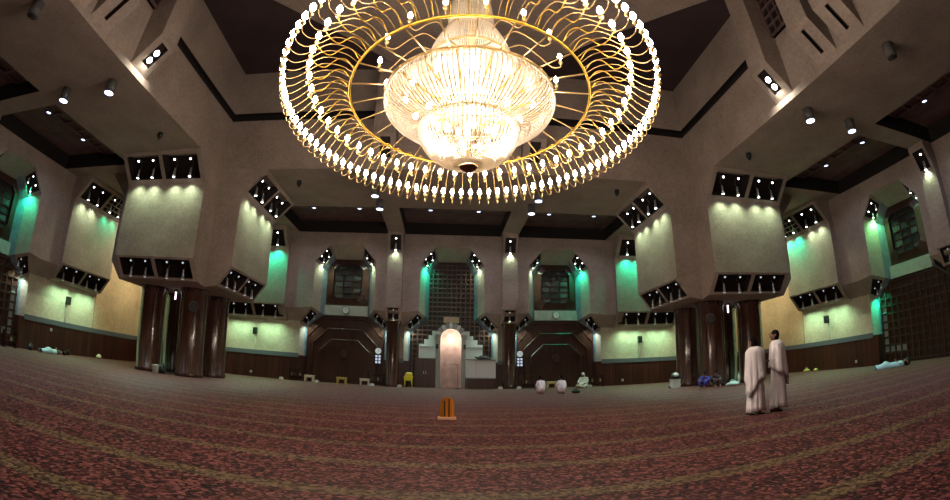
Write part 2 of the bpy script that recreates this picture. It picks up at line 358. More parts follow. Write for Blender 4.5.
# ------------------------------------------------------------------ walls
def spanfaces(mb, X, us, f_lo, f_hi, v):
    for a, b in zip(us[:-1], us[1:]):
        mb.face([X(a, v, f_lo(a+1e-6)), X(b, v, f_lo(b-1e-6)), X(b, v, f_hi(b-1e-6)), X(a, v, f_hi(a+1e-6))])
VF = .8; VB = -.55
OP = [(3.0, 1.66, .02), (3.0, 3.80, .02), (2.05, 4.80, VF), (2.05, 7.85, VF), (1.07, 9.0, VF)]
IP = [(2.62, 1.66, VB), (2.62, 3.45, VB), (1.47, 4.42, VB), (1.47, 7.38, VB), (.92, 8.28, VB)]
WPROF = [(0, 3.86), (.45, 3.97), (1.15, 4.87), (1.15, 8.42), (2.2, 9.62), (2.2, ZB)]
def wall(name, xf, lo_u, wallname, hi_u=R, niches=(-NCH, 0, NCH), kinds=('window', 'window', 'window'), cfg=None, wc=PC):
    X = lambda u, v, z: Vector(xf(u, v, z)); cfg = cfg or {}
    n_out = X(0, 1, 0)-X(0, 0, 0)
    base = MB()
    # lower wall between the niches, full wall beyond
    edges = sorted([-R, -INN]+[c-3.0 for c in niches]+[c+3.0 for c in niches]+[INN, R])
    segs = [(-R, -INN, ZB), (INN, R, ZB)]
    e = [-INN]+[q for c in sorted(niches) for q in (c-3.0, c+3.0)]+[INN]
    for i in range(0, len(e), 2): segs.append((e[i], e[i+1], 4.9))
    for a, b, h in segs: base.face([X(a, 0, 1.62), X(b, 0, 1.62), X(b, 0, h), X(a, 0, h)])
    # face above the niches
    def bottom(u):
        for c in niches:
            q = abs(u-c)
            if q < 1.07: return 9.0
            if q < 2.05: return 9.0-(q-1.07)*(9.0-7.85)/.98
            if q < 3.0: return 4.80-(q-2.05)*.1/.95
        return 4.70
    us = sorted(set([-INN, INN]+[c+s*k for c in niches for s in (-1, 1) for k in (1.07, 2.05, 3.0)]))
    spanfaces(base, X, us, bottom, lambda u: ZB, VF)
    for c in niches:                            # reveal edge between 4.8 and 7.85 sits on the splay itself
        for s in (-1, 1): base.face([X(c+s*2.05, VF, 4.80), X(c+s*3.0, VF, 4.70), X(c+s*3.0, 0, 3.9)])
    for i in range(0, len(e), 2): base.face([X(e[i], VF, 4.70), X(e[i+1], VF, 4.70), X(e[i+1], 0, 3.9), X(e[i], 0, 3.9)])
    # joint line under the ceiling
    w = base.build(name, M['concrete']); tag(w, kind='structure')
    # wood dado, ledge, plaster panels
    wa = MB(); le = MB()
    for a, b, h in segs:
        wa.box(((a+b)/2, .03, .76), (b-a, .06, 1.52), X); le.box(((a+b)/2, .045, 1.66), (b-a, .09, .28), X)
    wa.build('wainscot', M['wains'], w); le.build('ledge', M['ledge'], w)
    for s in (-1, 1):
        pm = MB(); pm.box((s*12.95, .012, 2.9), (6.0, .024, 2.2), X); pm.build('plaster_panel', M['plaster'], w)
        pm = MB(); pm.box((s*19.15, .012, 4.9), (6.2, .024, 6.2), X); pm.build('tan_panel', M['tan'], w)
    # corbels opposite the piers
    for s in (-1, 1):
        if s*PC < lo_u: continue
        o, fb, ft = block('corbel_block', w, xf, WPROF, s*wc-PB, s*wc+PB, TOPH, BOTH, n_out+Vector((0, 0, -.8)))
        cols = cfg.get(('corbel', s), {})
        for fs, row in ((ft, 'upper row'), (fb, 'lower row')):
            for hi, f in enumerate(fs):
                key = (row[0], hi); col, pw = cols.get(key, (GREENW if row[0] == 'u' else SEA, 40 if row[0] == 'u' else 38))
                if pw < 0: continue
                for ku in (.28, .74):
                    spot(f, ku, cfg['ctx'][('corbel', s)], row, col, pw, -n_out, 'top' if row[0] == 'u' else 'bot', tilt=.05 if row[0] == 'u' else -.1, size=120 if row[0] == 'u' else 150)
                if key in cfg.get('grille', ()):
                    g = MB()
                    for k in range(1, 5): g.tube([f['o']+f['eu']*(f['w']*k/5), f['o']+f['eu']*(f['w']*k/5)+f['ew']*f['h']], .025, 4)
                    for k in range(1, 4): g.tube([f['o']+f['ew']*(f['h']*k/4), f['o']+f['ew']*(f['h']*k/4)+f['eu']*f['w']], .025, 4)
                    g.build('grille', M['cream'], o)
    # slim pilasters carrying the small beams
    for s in (-1, 1):
        u = s*COLU
        if u < lo_u: continue
        pr = [(0, 4.05), (.85, 4.12), (1.25, 4.95), (1.25, 8.45), (1.75, 9.55), (1.75, ZB)]
        o, fb, ft = block('pilaster', w, xf, pr, u-.5, u+.5, [(.16, .84, .12, .92)], [(.16, .84, .12, .92)], n_out+Vector((0, 0, -.8)), liner_depth=.35)
        for fs, row, kd in ((ft, 'upper', 'top'), (fb, 'lower', 'bot')):
            for f in fs: spot(f, .5, cfg['ctx'][('pil', s)], row, GREENW, 40 if kd == 'top' else 10, -n_out, kd)
        cm = MB(); c0 = X(u, .55, 0)
        cm.lathe([(.40, 0), (.46, 0), (.46, .14), (.42, .18), (.42, 3.95), (.47, 4.0), (.47, 4.1)], c0, 20)
        cm.build('wood_column', M['colwood'], w)
    # niches
    for c, kind in zip(niches, kinds):
        if c+2 < lo_u: continue
        for s in (-1, 1):
            O = [X(c+s*p[0], p[2], p[1]) for p in OP]; I = [X(c+s*p[0], p[2], p[1]) for p in IP]
            Mi = [O[k].lerp(I[k], .62) for k in range(5)]
            sp = MB(); tr = MB(); frs = {}
            inward = (X(c, 0, 0)-X(c+s, 0, 0))+n_out+Vector((0, 0, -1))
            for k in range(4):
                if k in (1, 3):
                    sub = recess(sp, [O[k], O[k].lerp(Mi[k], 1), O[k+1].lerp(Mi[k+1], 1), O[k+1]] if False else [O[k], Mi[k], Mi[k+1], O[k+1]], [(.10, .90, .14, .86)], .3, inward)
                    frs[k] = sub[0]
                else: sp.face([O[k], O[k+1], Mi[k+1], Mi[k]])
                tr.face([Mi[k], Mi[k+1], I[k+1], I[k]])
            so = sp.build('splayed_jamb', M['concrete'], w)
            for k in frs: frs[k]['liner'].build('light_recess', M['dark'], so)
            tr.build('jamb_trim', M['trim'], w)
            ft_ = MB(); ft_.box((c+s*2.81, (VB+.06)/2, .83), (.38, .06-VB, 1.66), X); ft_.build('jamb_foot', M['wains'], w)
            for k, row in ((3, 'upper'), (1, 'lower')):
                key = ('niche', c, s, row); col, pw = cfg.get(key, (GREENW if row == 'upper' else COOL, 32 if row == 'upper' else 22))
                if pw < 0: continue
                f = dict(frs[k])
                # stand the opening up so that its long side runs along the chamfer
                o2 = f['o']; a, b = f['eu'], f['ew']
                f2 = dict(o=o2, eu=f['ew'], ew=f['eu'], n=f['n'], w=f['h'], h=f['w'])
                if f2['ew'].z < 0: f2['o'] = o2+f['eu']*f['w']; f2['ew'] = -f['eu']
                for ku in (.27, .73): spot(f2, ku, cfg['ctx'][('niche', c, s)], row, col, pw, (X(c+s, 0, 0)-X(c, 0, 0))*.8, 'top' if row == 'upper' else 'bot', kw=.35)
        hd = MB(); hd.face([X(c-1.07, VF, 9.0), X(c+1.07, VF, 9.0), X(c+.92, VB, 8.28), X(c-.92, VB, 8.28)]); hd.build('niche_soffit', M['concrete'], w)
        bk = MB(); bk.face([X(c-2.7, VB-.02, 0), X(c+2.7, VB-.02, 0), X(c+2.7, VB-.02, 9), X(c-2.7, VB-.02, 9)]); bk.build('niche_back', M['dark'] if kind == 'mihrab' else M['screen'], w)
        if kind == 'mihrab': continue
        # upper window: octagon wood casing, panes behind a sash
        def octo(hw, z0, z1, ch): return [(c-hw+ch, z0), (c+hw-ch, z0), (c+hw, z0+ch), (c+hw, z1-ch), (c+hw-ch, z1), (c-hw+ch, z1), (c-hw, z1-ch), (c-hw, z0+ch)]
        win = MB(); a = octo(1.44, 5.16, 8.22, .45); b = octo(.98, 5.62, 7.85, .30)
        for k in range(8):
            j = (k+1) % 8
            win.face([X(a[k][0], VB+.05, a[k][1]), X(a[j][0], VB+.05, a[j][1]), X(b[j][0], VB+.22, b[j][1]), X(b[k][0], VB+.22, b[k][1])])
            win.face([X(b[k][0], VB+.22, b[k][1]), X(b[j][0], VB+.22, b[j][1]), X(b[j][0], VB+.02, b[j][1]), X(b[k][0], VB+.02, b[k][1])])
        WN[0] += 1
        wo = win.build('window_%d' % WN[0], M['screen']); tag(wo, kind='structure')
        gl = MB(); gl.box((c, VB+.03, 6.74), (1.94, .02, 2.22), X); gl.build('window_pane', M['glass'], wo)
        sa = MB(); 
        for du in (-.32, .32): sa.box((c+du, VB+.07, 6.74), (.05, .06, 2.2), X)
        for z in (6.0, 6.4, 6.8, 7.2, 7.55): sa.box((c, VB+.07, z), (1.9, .06, .05), X)
        sa.build('window_sash', M['screen'], wo)
        li = MB()
        for du, z in ((-.62, 5.85), (-.62, 6.6), (.1, 7.0), (.62, 7.0), (.62, 6.2)): li.box((c+du, VB+.045, z), (.5, .02, .3), X)
        li.build('pale_pane', M['reflpatch'], wo)  # reflections painted as pale patches over the dark panes
        bd = MB(); bd.box((c, VB+.12, 4.78), (2.94, .24, .66), X); bd.build('stone_band', M['stone'], w)
        # lower screen
        sc = MB(); sc.box((c, VB+.06, 2.2), (5.2, .12, 4.4), X); so = sc.build('timber_screen', M['screen'], w)
        if kind == 'lattice':
            g = MB()
            for k in range(-6, 7): g.box((c+k*.42, VB+.16, 2.1), (.07, .1, 4.2), X)
            for k in range(0, 11): g.box((c, VB+.16, .15+k*.42), (5.2, .1, .07), X)
            g.build('lattice', M['lattwood'], so)
            pp = MB()
            for i, k in [(5, 2), (5, 3), (5, 4), (5, 5), (5, 6), (4, 1), (3, 1), (2, 1), (5, 1)]: pp.box((c+i*.42+.21, VB+.135, .36+k*.42), (.3, .02, .3), X)
            pp.build('pale_pane', M['softpane'], so)
        else:
            fr = MB()
            for sc_, dv in ((1.0, .16), (.84, .20), (.66, .24)):
                q = [(2.55*sc_, 0.1), (2.55*sc_, 2.7*sc_+.3), (1.35*sc_, 4.0*sc_+.2), (-1.35*sc_, 4.0*sc_+.2), (-2.55*sc_, 2.7*sc_+.3), (-2.55*sc_, .1)]
                fr.tube([X(c+x, VB+dv-.03, z) for x, z in q], .045, 4, smooth=False)
            fr.box((c, VB+.14, 1.1), (.08, .08, 2.2), X); fr.box((c, VB+.14, 2.25), (4.2, .06, .12), X)
            fr.build('door_moulding', M['screen'], so)
            me = MB(); mc = X(c, VB+.16, 1.9); nn = n_out
            me.tube([mc, mc+nn*.05], [.30, .26], 16); me.build('carved_boss', M['screen'], so)
    return w
WN = [0]
ctxF = {('corbel', -1): 'far wall corbel on the bucket side', ('corbel', 1): 'far wall corbel on the blue-person side',
        ('pil', -1): 'slim pilaster beside the yellow chair', ('pil', 1): 'slim pilaster beside the pulpit',
        ('niche', -NCH, -1): 'outer jamb of niche behind the low tables', ('niche', -NCH, 1): 'inner jamb of niche behind the low tables',
        ('niche', 0, -1): 'yellow-chair jamb of the mihrab niche', ('niche', 0, 1): 'pulpit jamb of the mihrab niche',
        ('niche', NCH, -1): 'inner jamb of niche behind kneeling men', ('niche', NCH, 1): 'outer jamb of niche behind kneeling men'}
wall('wall_far', lambda u, v, z: (u, R-v, z), -30, 'far', kinds=('window', 'mihrab', 'window'), wc=13.1, cfg=dict(ctx=ctxF, **{}) | {
    ('corbel', -1): {('u', 1): (TEAL, 95), ('u', 0): (GREENW, 40)}, ('corbel', 1): {('u', 0): (TEAL, 95)},
    ('niche', 0, -1, 'upper'): (TEAL, 80), ('niche', NCH, 1, 'upper'): (TEAL, 80), ('niche', 0, -1, 'lower'): (COOL, 30), ('niche', 0, 1, 'lower'): (COOL, 30)})
def side_ctx(w): return {('corbel', 1): 'side wall corbel %s' % w, ('corbel', -1): 'side', ('pil', 1): 'side wall pilaster %s' % w, ('pil', -1): 'side', ('niche', NCH, 1): 'side-niche jamb %s' % w,
        ('niche', NCH, -1): 'near side-niche jamb %s' % w, ('niche', 0, 1): 'middle side niche %s' % w, ('niche', 0, -1): 'middle side niche near jamb %s' % w}
hid = {('niche', 0, s, r): (GREENW, -1) for s in (-1, 1) for r in ('upper', 'lower')}
wall('wall_left', lambda u, v, z: (-(R-v), u, z), 0, 'left', kinds=('window', 'window', 'lattice'), cfg={'ctx': side_ctx('on the bucket side'), 'grille': [('u', 1)],
    ('corbel', 1): {('u', 1): (TEAL, 30)}, ('niche', NCH, 1, 'upper'): (TEAL, 80), ('niche', NCH, 1, 'lower'): (COOL, 30), ('niche', NCH, -1, 'upper'): (GREEN, -1), ('niche', NCH, -1, 'lower'): (GREEN, -1)} | hid)
wall('wall_right', lambda u, v, z: (R-v, u, z), 0, 'right', kinds=('window', 'window', 'lattice'), cfg={'ctx': side_ctx('on the blue-person side'), 'grille': [('u', 1)],
    ('corbel', 1): {('u', 1): (TEAL, 95)}, ('niche', NCH, 1, 'upper'): (GREEN, 80), ('niche', NCH, 1, 'lower'): (TEAL, 45), ('niche', NCH, -1, 'upper'): (GREEN, 30), ('niche', NCH, -1, 'lower'): (GREEN, -1)} | hid)
bw = MB(); bw.face([(-R, -R, 0), (R, -R, 0), (R, -R, ZB), (-R, -R, ZB)]); bo = tag(bw.build('wall_back', M['concrete']), kind='structure')
bw = MB(); bw.box((0, -R+.03, .81), (2*R, .06, 1.62)); bw.build('wainscot', M['wains'], bo)

# ------------------------------------------------------------------ ceiling: beams, coffers, raised middle
beam = MB()
def soffit(x0, x1, y0, y1): beam.face([(x0, y0, ZB), (x1, y0, ZB), (x1, y1, ZB), (x0, y1, ZB)])
for s in (-1, 1):
    a, b = sorted((s*INN, s*OUT))
    soffit(a, b, -R, R)
    for q in ((-R, -OUT), (-INN, INN), (OUT, R)): soffit(q[0], q[1], a, b)
tag(beam.build('ceiling', M['concrete']), kind='structure')
COFF = []
def coffer_bay(name, xf, split):
    X = lambda u, t, z: Vector(xf(u, t, z))
    sof = MB(); us = [(-10.3, -4.2), (-3.1, 3.1), (4.2, 10.3)] if split else [(16.6, 21.4)]; lo, hi = (-INN, INN) if split else (OUT, R)
    t0, t1 = 16.5, 21.55
    sof.face([X(lo, OUT, ZB), X(hi, OUT, ZB), X(hi, t0, ZB), X(lo, t0, ZB)]); sof.face([X(lo, t1, ZB), X(hi, t1, ZB), X(hi, R, ZB), X(lo, R, ZB)])
    u = lo
    for a, b in us: sof.face([X(u, t0, ZB), X(a, t0, ZB), X(a, t1, ZB), X(u, t1, ZB)]); u = b
    sof.face([X(u, t0, ZB), X(hi, t0, ZB), X(hi, t1, ZB), X(u, t1, ZB)])
    o = tag(sof.build(name, M['concrete']), kind='structure')
    for a, b in us:
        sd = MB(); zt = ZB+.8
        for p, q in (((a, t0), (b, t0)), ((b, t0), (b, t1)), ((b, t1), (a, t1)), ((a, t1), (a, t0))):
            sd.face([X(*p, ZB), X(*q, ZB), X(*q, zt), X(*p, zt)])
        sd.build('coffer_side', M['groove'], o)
        tp = MB(); tp.face([X(a, t0, zt), X(b, t0, zt), X(b, t1, zt), X(a, t1, zt)]); tp.build('coffer_board', M['coffer'], o)
        rb = MB(); n = max(3, round((b-a)/.85))
        for k in range(n+1): rb.box((a+(b-a)*k/n, t0+1.05, zt-.06), (.09, 2.1, .12), X)
        for k in range(4): rb.box(((a+b)/2, t0+k*.7, zt-.06), (b-a, .09, .12), X)
        rb.build('coffer_rib', M['rib'], o)
        if split: COFF.append((name, X((a+b)/2-1.45, 18.95, zt), X((a+b)/2+1.45, 18.95, zt)))
coffer_bay('ceiling_far', lambda u, t, z: (u, t, z), True)
coffer_bay('ceiling_left', lambda u, t, z: (-t, u, z), True)
coffer_bay('ceiling_right', lambda u, t, z: (t, u, z), True)
coffer_bay('ceiling_back', lambda u, t, z: (u, -t, z), True)
for i, (sx, sy) in enumerate(((-1, 1), (1, 1), (-1, -1), (1, -1))):
    coffer_bay('ceiling_corner_%d' % (i+1), lambda u, t, z, sx=sx, sy=sy: (sx*t, sy*u, z), False)

wellfr = {'far': lambda u, d, z: (u, INN-d, z), 'left': lambda u, d, z: (-(INN-d), u, z), 'right': lambda u, d, z: (INN-d, u, z), 'back': lambda u, d, z: (u, -(INN-d), z)}
RIBS = []
for nm, xf in wellfr.items():
    X = lambda u, d, z, xf=xf: Vector(xf(u, d, z)); out = X(0, 1, 0)-X(0, 0, 0)
    w = MB(); w.face([X(-INN, 0, ZB), X(INN, 0, ZB), X(INN, 0, 12.42), X(-INN, 0, 12.42)])
    w.face([X(-INN+.03, .03, 12.84), X(INN-.03, .03, 12.84), X(INN-.03, .03, ZR), X(-INN+.03, .03, ZR)])
    o = tag(w.build('wall_well_'+nm, M['concrete']), kind='structure')
    g = MB(); g.face([X(-INN, 0, 12.42), X(INN, 0, 12.42), X(INN+.2, -.2, 12.42), X(-INN-.2, -.2, 12.42)]); g.face([X(-INN-.2, -.2, 12.42), X(INN+.2, -.2, 12.42), X(INN+.2, -.2, 12.84), X(-INN-.2, -.2, 12.84)])
    g.face([X(-INN-.2, -.2, 12.84), X(INN+.2, -.2, 12.84), X(INN-.03, .03, 12.84), X(-INN+.03, .03, 12.84)])
    g.build('groove', M['groove'], o)
    for u in (-3.35, -.70, .70, 3.35):
        r = MB(); u0, u1 = u-.52, u+.52; D = .95
        lit = abs(u) > 2; hole = [(.30, .76, .22, .88)] if lit else [(.42, .58, .18, .86)]
        C = [X(u0, 0, 10.05), X(u1, 0, 10.05), X(u1, D, 11.15), X(u0, D, 11.15)]
        fr = recess(r, C, hole, .22, out+Vector((0, 0, -1)))
        r.face([X(u0, D, 11.15), X(u1, D, 11.15), X(u1, D, ZR), X(u0, D, ZR)])
        for q in (u0, u1): r.face([X(q, 0, 10.05), X(q, D, 11.15), X(q, D, ZR), X(q, 0, ZR)])
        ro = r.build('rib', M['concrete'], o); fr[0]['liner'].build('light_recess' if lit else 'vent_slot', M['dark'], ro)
        if lit and nm in ('left', 'right') and u > 0: RIBS.append((nm, u, fr[0], out))
    for u, ww in ((-2.03, 1.56), (2.03, 1.56), (0, .3)):
        l = MB(); pz = MB(); pz.box((u, .07, 13.8), (ww, .04, 2.7), X)
        for k in range(5): l.box((u-ww/2+k*ww/4, .14, 13.8), (.05, .1, 2.7), X)
        for k in range(7): l.box((u, .14, 12.5+k*.43), (ww, .1, .05), X)
        po = pz.build('well_window', M['groove'], o); l.build('lattice', M['coffer'], po)
oc = MB(); k = 13.45-(INN-.05); e = INN-.05
poly = [(k, -e), (e, -k), (e, k), (k, e), (-k, e), (-e, k), (-e, -k), (-k, -e)]
oc.prism(poly, ZR-.45, ZR-.02, lambda p, q, t: (p, q, t)); tag(oc.build('ceiling_octagon', M['concrete']), kind='structure')
rf = MB(); rf.face([(-INN-.3, -INN-.3, ZR), (INN+.3, -INN-.3, ZR), (INN+.3, INN+.3, ZR), (-INN-.3, INN+.3, ZR)]); tag(rf.build('ceiling_roof', M['roof']), kind='structure')
# ------------------------------------------------------------------ mihrab, its lattice and its panels
XF = lambda u, v, z: Vector((u, R-v, z))
mroot = empty('mihrab', (0, R-VB, 0)); tag(mroot, 'round-arched pink marble prayer niche with lamp, in centre of far wall', 'prayer niche')
mroot.location = (0, R, 0)
ML = lambda u, v, z: Vector((u, -v, z))        # local to mroot
def inner_half(z):
    pts = [(2.62, 0), (2.62, 3.45), (1.47, 4.42), (1.47, 7.38), (.92, 8.28)]
    if z <= 0: return 2.62
    for (a, za), (b, zb) in zip(pts[:-1], pts[1:]):
        if za <= z <= zb: return a+(b-a)*(z-za)/(zb-za)
    return .92
lat = MB(); PT = .31
k = 1
while k*PT < 8.3:
    z = k*PT; h = inner_half(z)
    lat.box((0, VB+.10, z), (2*h, .10, .065), ML); k += 1
for k in range(-9, 10):
    u = k*PT
    if abs(u) > 2.62: continue
    zt = 8.28 if abs(u) <= .92 else (8.28-(abs(u)-.92)*(8.28-7.38)/.55 if abs(u) <= 1.47 else 3.45+(2.62-abs(u))*(4.42-3.45)/1.15)
    lat.box((u, VB+.12, zt/2), (.065, .10, zt), ML)
lat.build('lattice_screen', M['latt'], mroot)
# marble recess: half drum and half dome
ARX, ARZ = .66, 3.12; AF = VB+.85
mm = MB(); n = 16
rows = [[ML(ARX*math.cos(PI*j/n), AF-.62*math.sin(PI*j/n), z) for j in range(n+1)] for z in (0, .8, 1.6, 2.4, ARZ)]
for i in range(1, 7):
    a = PI/2*i/6
    rows.append([ML(ARX*math.cos(a)*math.cos(PI*j/n), AF-.62*math.cos(a)*math.sin(PI*j/n), ARZ+ARX*math.sin(a)) for j in range(n+1)])
mm.grid(rows); mm.build('marble_recess', M['marble'], mroot)
# jambs and voussoirs
jm = MB()
for s in (-1, 1):
    jm.box((s*.80, AF-.34, 1.56), (.27, .70, 3.12), ML)
jm.build('jamb', M['stone'], mroot)
for k in range(11):
    a0, a1 = PI*k/11+.02, PI*(k+1)/11-.02; vb = MB()
    pr = [(r*math.cos(a), ARZ+r*math.sin(a)) for r, a in ((.66, a0), (1.0, a0), (1.04, (a0+a1)/2), (1.0, a1), (.66, a1))]
    vb.prism(pr, AF-.68, AF+.02, lambda p, q, t: ML(p, t, q)); vb.build('voussoir', M['white'] if k % 2 else M['stone'], mroot)
pl = MB(); pl.box((0, AF-.2, 4.34), (.98, .3, .36), ML); pl.build('plaque', M['tan'], mroot)
# stepped white panels
for s in (-1, 1):
    st = MB(); steps = [(-2.05, 2.80), (-1.70, 3.10), (-1.42, 3.36), (-1.18, 3.66)]
    poly = [(s*-2.05, 1.88)]
    us = [2.05, 1.72, 1.44, 1.20, .96]
    poly = [(s*us[0], 1.88)]
    for i, (_, z) in enumerate(steps): poly += [(s*us[i], z), (s*us[i+1], z)]
    poly += [(s*.96, 1.88)]
    st.prism(poly, VB+.18, VB+.30, lambda p, q, t: ML(p, t, q)); po = st.build('stepped_panel', M['white'], mroot)
    tr = MB(); tr.box((s*1.5, VB+.31, 2.62), (1.06, .02, .035), ML); tr.build('panel_joint', M['ledge'], po)
    sp = MB(); sp.box((s*.86, AF+.1, 2.62), (.15, .16, .30), ML); so = sp.build('loudspeaker', M['black']); 
    so.location = mroot.location; tag(so, 'small black loudspeaker on the %s jamb of the mihrab' % ('yellow-chair side' if s < 0 else 'pulpit side'), 'speaker', 'mihrab loudspeakers')
# hanging lamp in the niche
lr = empty('niche_lamp', (0, R-AF+.10, 3.0)); tag(lr, 'bright round lamp glowing inside the marble prayer niche', 'lamp')
b = MB(); b.lathe([(0, -.11), (.07, -.09), (.11, 0), (.07, .09), (0, .11)], n=12); b.build('globe', emis('niche_lamp_glow', (1, .86, .66), 30), lr)
b = MB(); b.tube([(0, .02, .08), (0, .12, .34), (0, .30, .42)], .015, 6); b.build('bracket', M['gold'], lr)
add_light('niche_light', light_data('POINT', 'niche', (1, .86, .74), 18, rad=.12), Vector((0, R-AF-.05, 2.98)), (0, 0, -1), lr)
# dark cabinet beside it
c = empty('cabinet', (-1.62, R+.0, 0)); tag(c, 'dark wooden cabinet left of the marble prayer niche under white stepped panel', 'cabinet')
b = MB(); b.box((0, 0, .92), (1.30, .5, 1.84)); b.build('body', M['screen'], c)
for s in (-1, 1):
    b = MB(); b.box((s*.32, -.26, .92), (.58, .03, 1.66)); d = b.build('door', M['wains'], c)
    b = MB(); b.box((s*.07, -.29, .95), (.03, .04, .16)); b.build('handle', M['silver'], d)
# pulpit: white parapet on a dark base
c = empty('pulpit', (1.84, R-.75, 0)); tag(c, 'white-fronted pulpit on dark base right of the marble prayer niche', 'pulpit')
b = MB(); b.box((0, 0, .33), (1.72, 1.1, .66)); b.build('base', M['screen'], c)
b = MB(); b.box((0, -.53, 1.24), (1.78, .06, 1.16)); b.box((-.87, 0, 1.24), (.05, 1.1, 1.16)); b.box((.87, 0, 1.24), (.05, 1.1, 1.16)); pp = b.build('parapet', M['white'], c)
b = MB(); b.box((0, -.565, 1.80), (1.82, .1, .06)); b.box((0, -.565, .68), (1.82, .1, .06)); b.box((-.3, -.565, 1.24), (.02, .02, 1.1)); b.build('rail', M['stone'], pp)
for k in range(3):
    b = MB(); b.box((-.5+k*.5, .3, .72+.0), (.45, .4, .12)); b.build('step', M['screen'], c)
cl = MB()
rows = []
for i in range(9):
    th = PI*i/8; rows.append([(1.95+.55*(j/10-.5)*2*(.5+.5*math.sin(th)) , R-1.28+.16*math.cos(th), 1.83+.22*math.sin(th)*(1-abs(j/10-.45)**2*2.2)*(1+.25*math.sin(j*2.1))) for j in range(11)])
cl.grid(rows); tag(cl.build('dark_cloth', M['black']), 'dark cloth heaped on the rail of the white pulpit', 'cloth')
# microphone stand
c = empty('microphone_stand', (.42, R-1.4, 0)); tag(c, 'thin black microphone stand in front of the prayer niche', 'microphone stand')
b = MB(); b.lathe([(0, 0), (.16, 0), (.15, .03), (.03, .05), (0, .05)], n=14); b.build('base', M['black'], c)
b = MB(); b.tube([(0, 0, .03), (0, 0, 1.5)], .013, 6); b.build('pole', M['black'], c)
b = MB(); b.tube([(0.05, 0, 1.48), (-.55, 0, 1.52)], .011, 6); bo = b.build('boom', M['black'], c)
b = MB(); b.tube([(-.55, 0, 1.52), (-.62, 0, 1.52), (-.70, 0, 1.51)], [.018, .03, .028], 8); b.build('microphone', M['silver'], bo)

# ------------------------------------------------------------------ clocks, prayer-time boards, wall speakers
for s, who in ((-1, 'low tables'), (1, 'kneeling men')):
    c = empty('wall_clock', (s*NCH, R+VB+.55-.0, 5.02)); c.location = (s*NCH, R-(VB+.24), 4.80)
    tag(c, 'round white clock on stone band above the %s' % who, 'clock', 'round wall clocks')
    def CX(x, y, z): return (x, y, z)
    b = MB(); b.tube([(0, 0, 0), (0, -.07, 0)], [.24, .24], 24, smooth=False); b.build('case', M['black'], c)
    b = MB(); b.tube([(0, -.071, 0), (0, -.08, 0)], [.21, .21], 24, smooth=False); b.build('dial', M['white'], c)
    b = MB(); b.box((.05, -.09, .03), (.13, .01, .02)); b.box((-.02, -.09, .08), (.02, .01, .17)); b.build('hand', M['black'], c)
    bx = 4.42 if s > 0 else -4.62
    c = empty('prayer_time_board', (bx, R-.12, 0)); tag(c, 'round clock above lit time panels, beside the pilaster near the %s' % who, 'time board', 'prayer time boards')
    b = MB(); b.tube([(0, 0, 2.22), (0, -.06, 2.22)], [.19, .19], 22, smooth=False); dl = b.build('dial', emis('lit_dial_%d' % s, (.85, .95, .9), .32), c)
    b = MB(); b.tube([(0, -.065, 2.22), (0, -.065, 2.34)], .012, 4); b.tube([(0, -.065, 2.22), (.09, -.065, 2.19)], .012, 4); b.build('hand', M['black'], dl)
    b = MB(); b.box((0, -.02, 1.68), (.44, .04, .64)); bd = b.build('board', M['black'], c)
    for r in range(3):
        for q in (-1, 1):
            b = MB(); b.box((q*.10, -.045, 1.88-r*.19), (.13, .01, .14)); b.build('lit_panel', emis('lit_digits_%d%d%d' % (s, r, q), (.72, .80, 1.0), .5), bd)
def wall_speaker(pos, axis, label):
    c = empty('wall_speaker', pos, axis); tag(c, label, 'speaker', 'wall speakers on conduits')
    b = MB(); b.box((0, -.17, .0), (.26, .24, .46)); b.build('cabinet', M['black'], c)
    b = MB(); b.box((0, -.03, 0), (.08, .1, .1)); b.build('bracket', M['greycan'], c)
    b = MB(); b.tube([(0, -.04, -.2), (0, -.04, -1.28)], .022, 6); b.build('conduit', M['white'], c)
wall_speaker((-13.1, R-.025, 3.05), 0, 'black speaker with white conduit on far wall, bucket-pier side')
wall_speaker((12.75, R-.025, 3.05), 0, 'black speaker with white conduit on far wall, blue-person side')
wall_speaker((-R+.025, 13.3, 3.05), PI/2, 'black speaker with white conduit on side wall above the sleeper beside dark bags')
wall_speaker((R-.025, 13.6, 3.05), -PI/2, 'black speaker with white conduit on side wall above the yellow bag')

# ------------------------------------------------------------------ ceiling fixtures
CANM = {}
def beam_spot(x, y, label, lit=True, col=(.66, .72, 1.0)):
    c = empty('beam_spotlight', (x, y, ZB)); tag(c, label, 'spotlight', 'cylinder spotlights on the beams')
    if 'b' not in CANM:
        b = MB(); b.lathe([(.0, 0), (.2, 0), (.2, -.50), (.17, -.50), (.17, -.45), (0, -.45)], n=18); CANM['b'] = b.mesh('body', M['greycan'])
        b = MB(); b.lathe([(0, -.46), (.165, -.46), (.17, -.52), (0, -.55)], n=14); CANM['l'] = b.mesh('lens', M['lampb']); CANM['d'] = b.mesh('lens', M['glass'])
    link('body', CANM['b'], c); link('lens', CANM['l' if lit else 'd'], c)
    if lit: add_light('beam_lamp', light_data('SPOT', 'beam_lamp', (.85, .88, 1.0), 260, 95, .7), Vector((x, y, ZB-.60)), (0, 0, -1), c)
for sx, who in ((-1, 'beam towards the bucket pier'), (1, 'beam towards the blue-person pier')):
    beam_spot(sx*12.45, 3.35, 'lit cylinder spotlight at inner edge of the %s' % who)
    beam_spot(sx*14.95, 3.35, 'lit cylinder spotlight at outer edge of the %s' % who)
    beam_spot(sx*12.55, -1.15 if sx < 0 else -1.1, 'unlit small cylinder spotlight, nearest on the %s' % who, False)
for sx, who in ((-1, 'above the yellow chair'), (1, 'above the pulpit')):
    beam_spot(sx*4.0, 13.45, 'lit cylinder spotlight on far beam %s, front one' % who); beam_spot(sx*4.0, 15.35, 'cylinder spotlight on far beam %s, back one' % who, True)
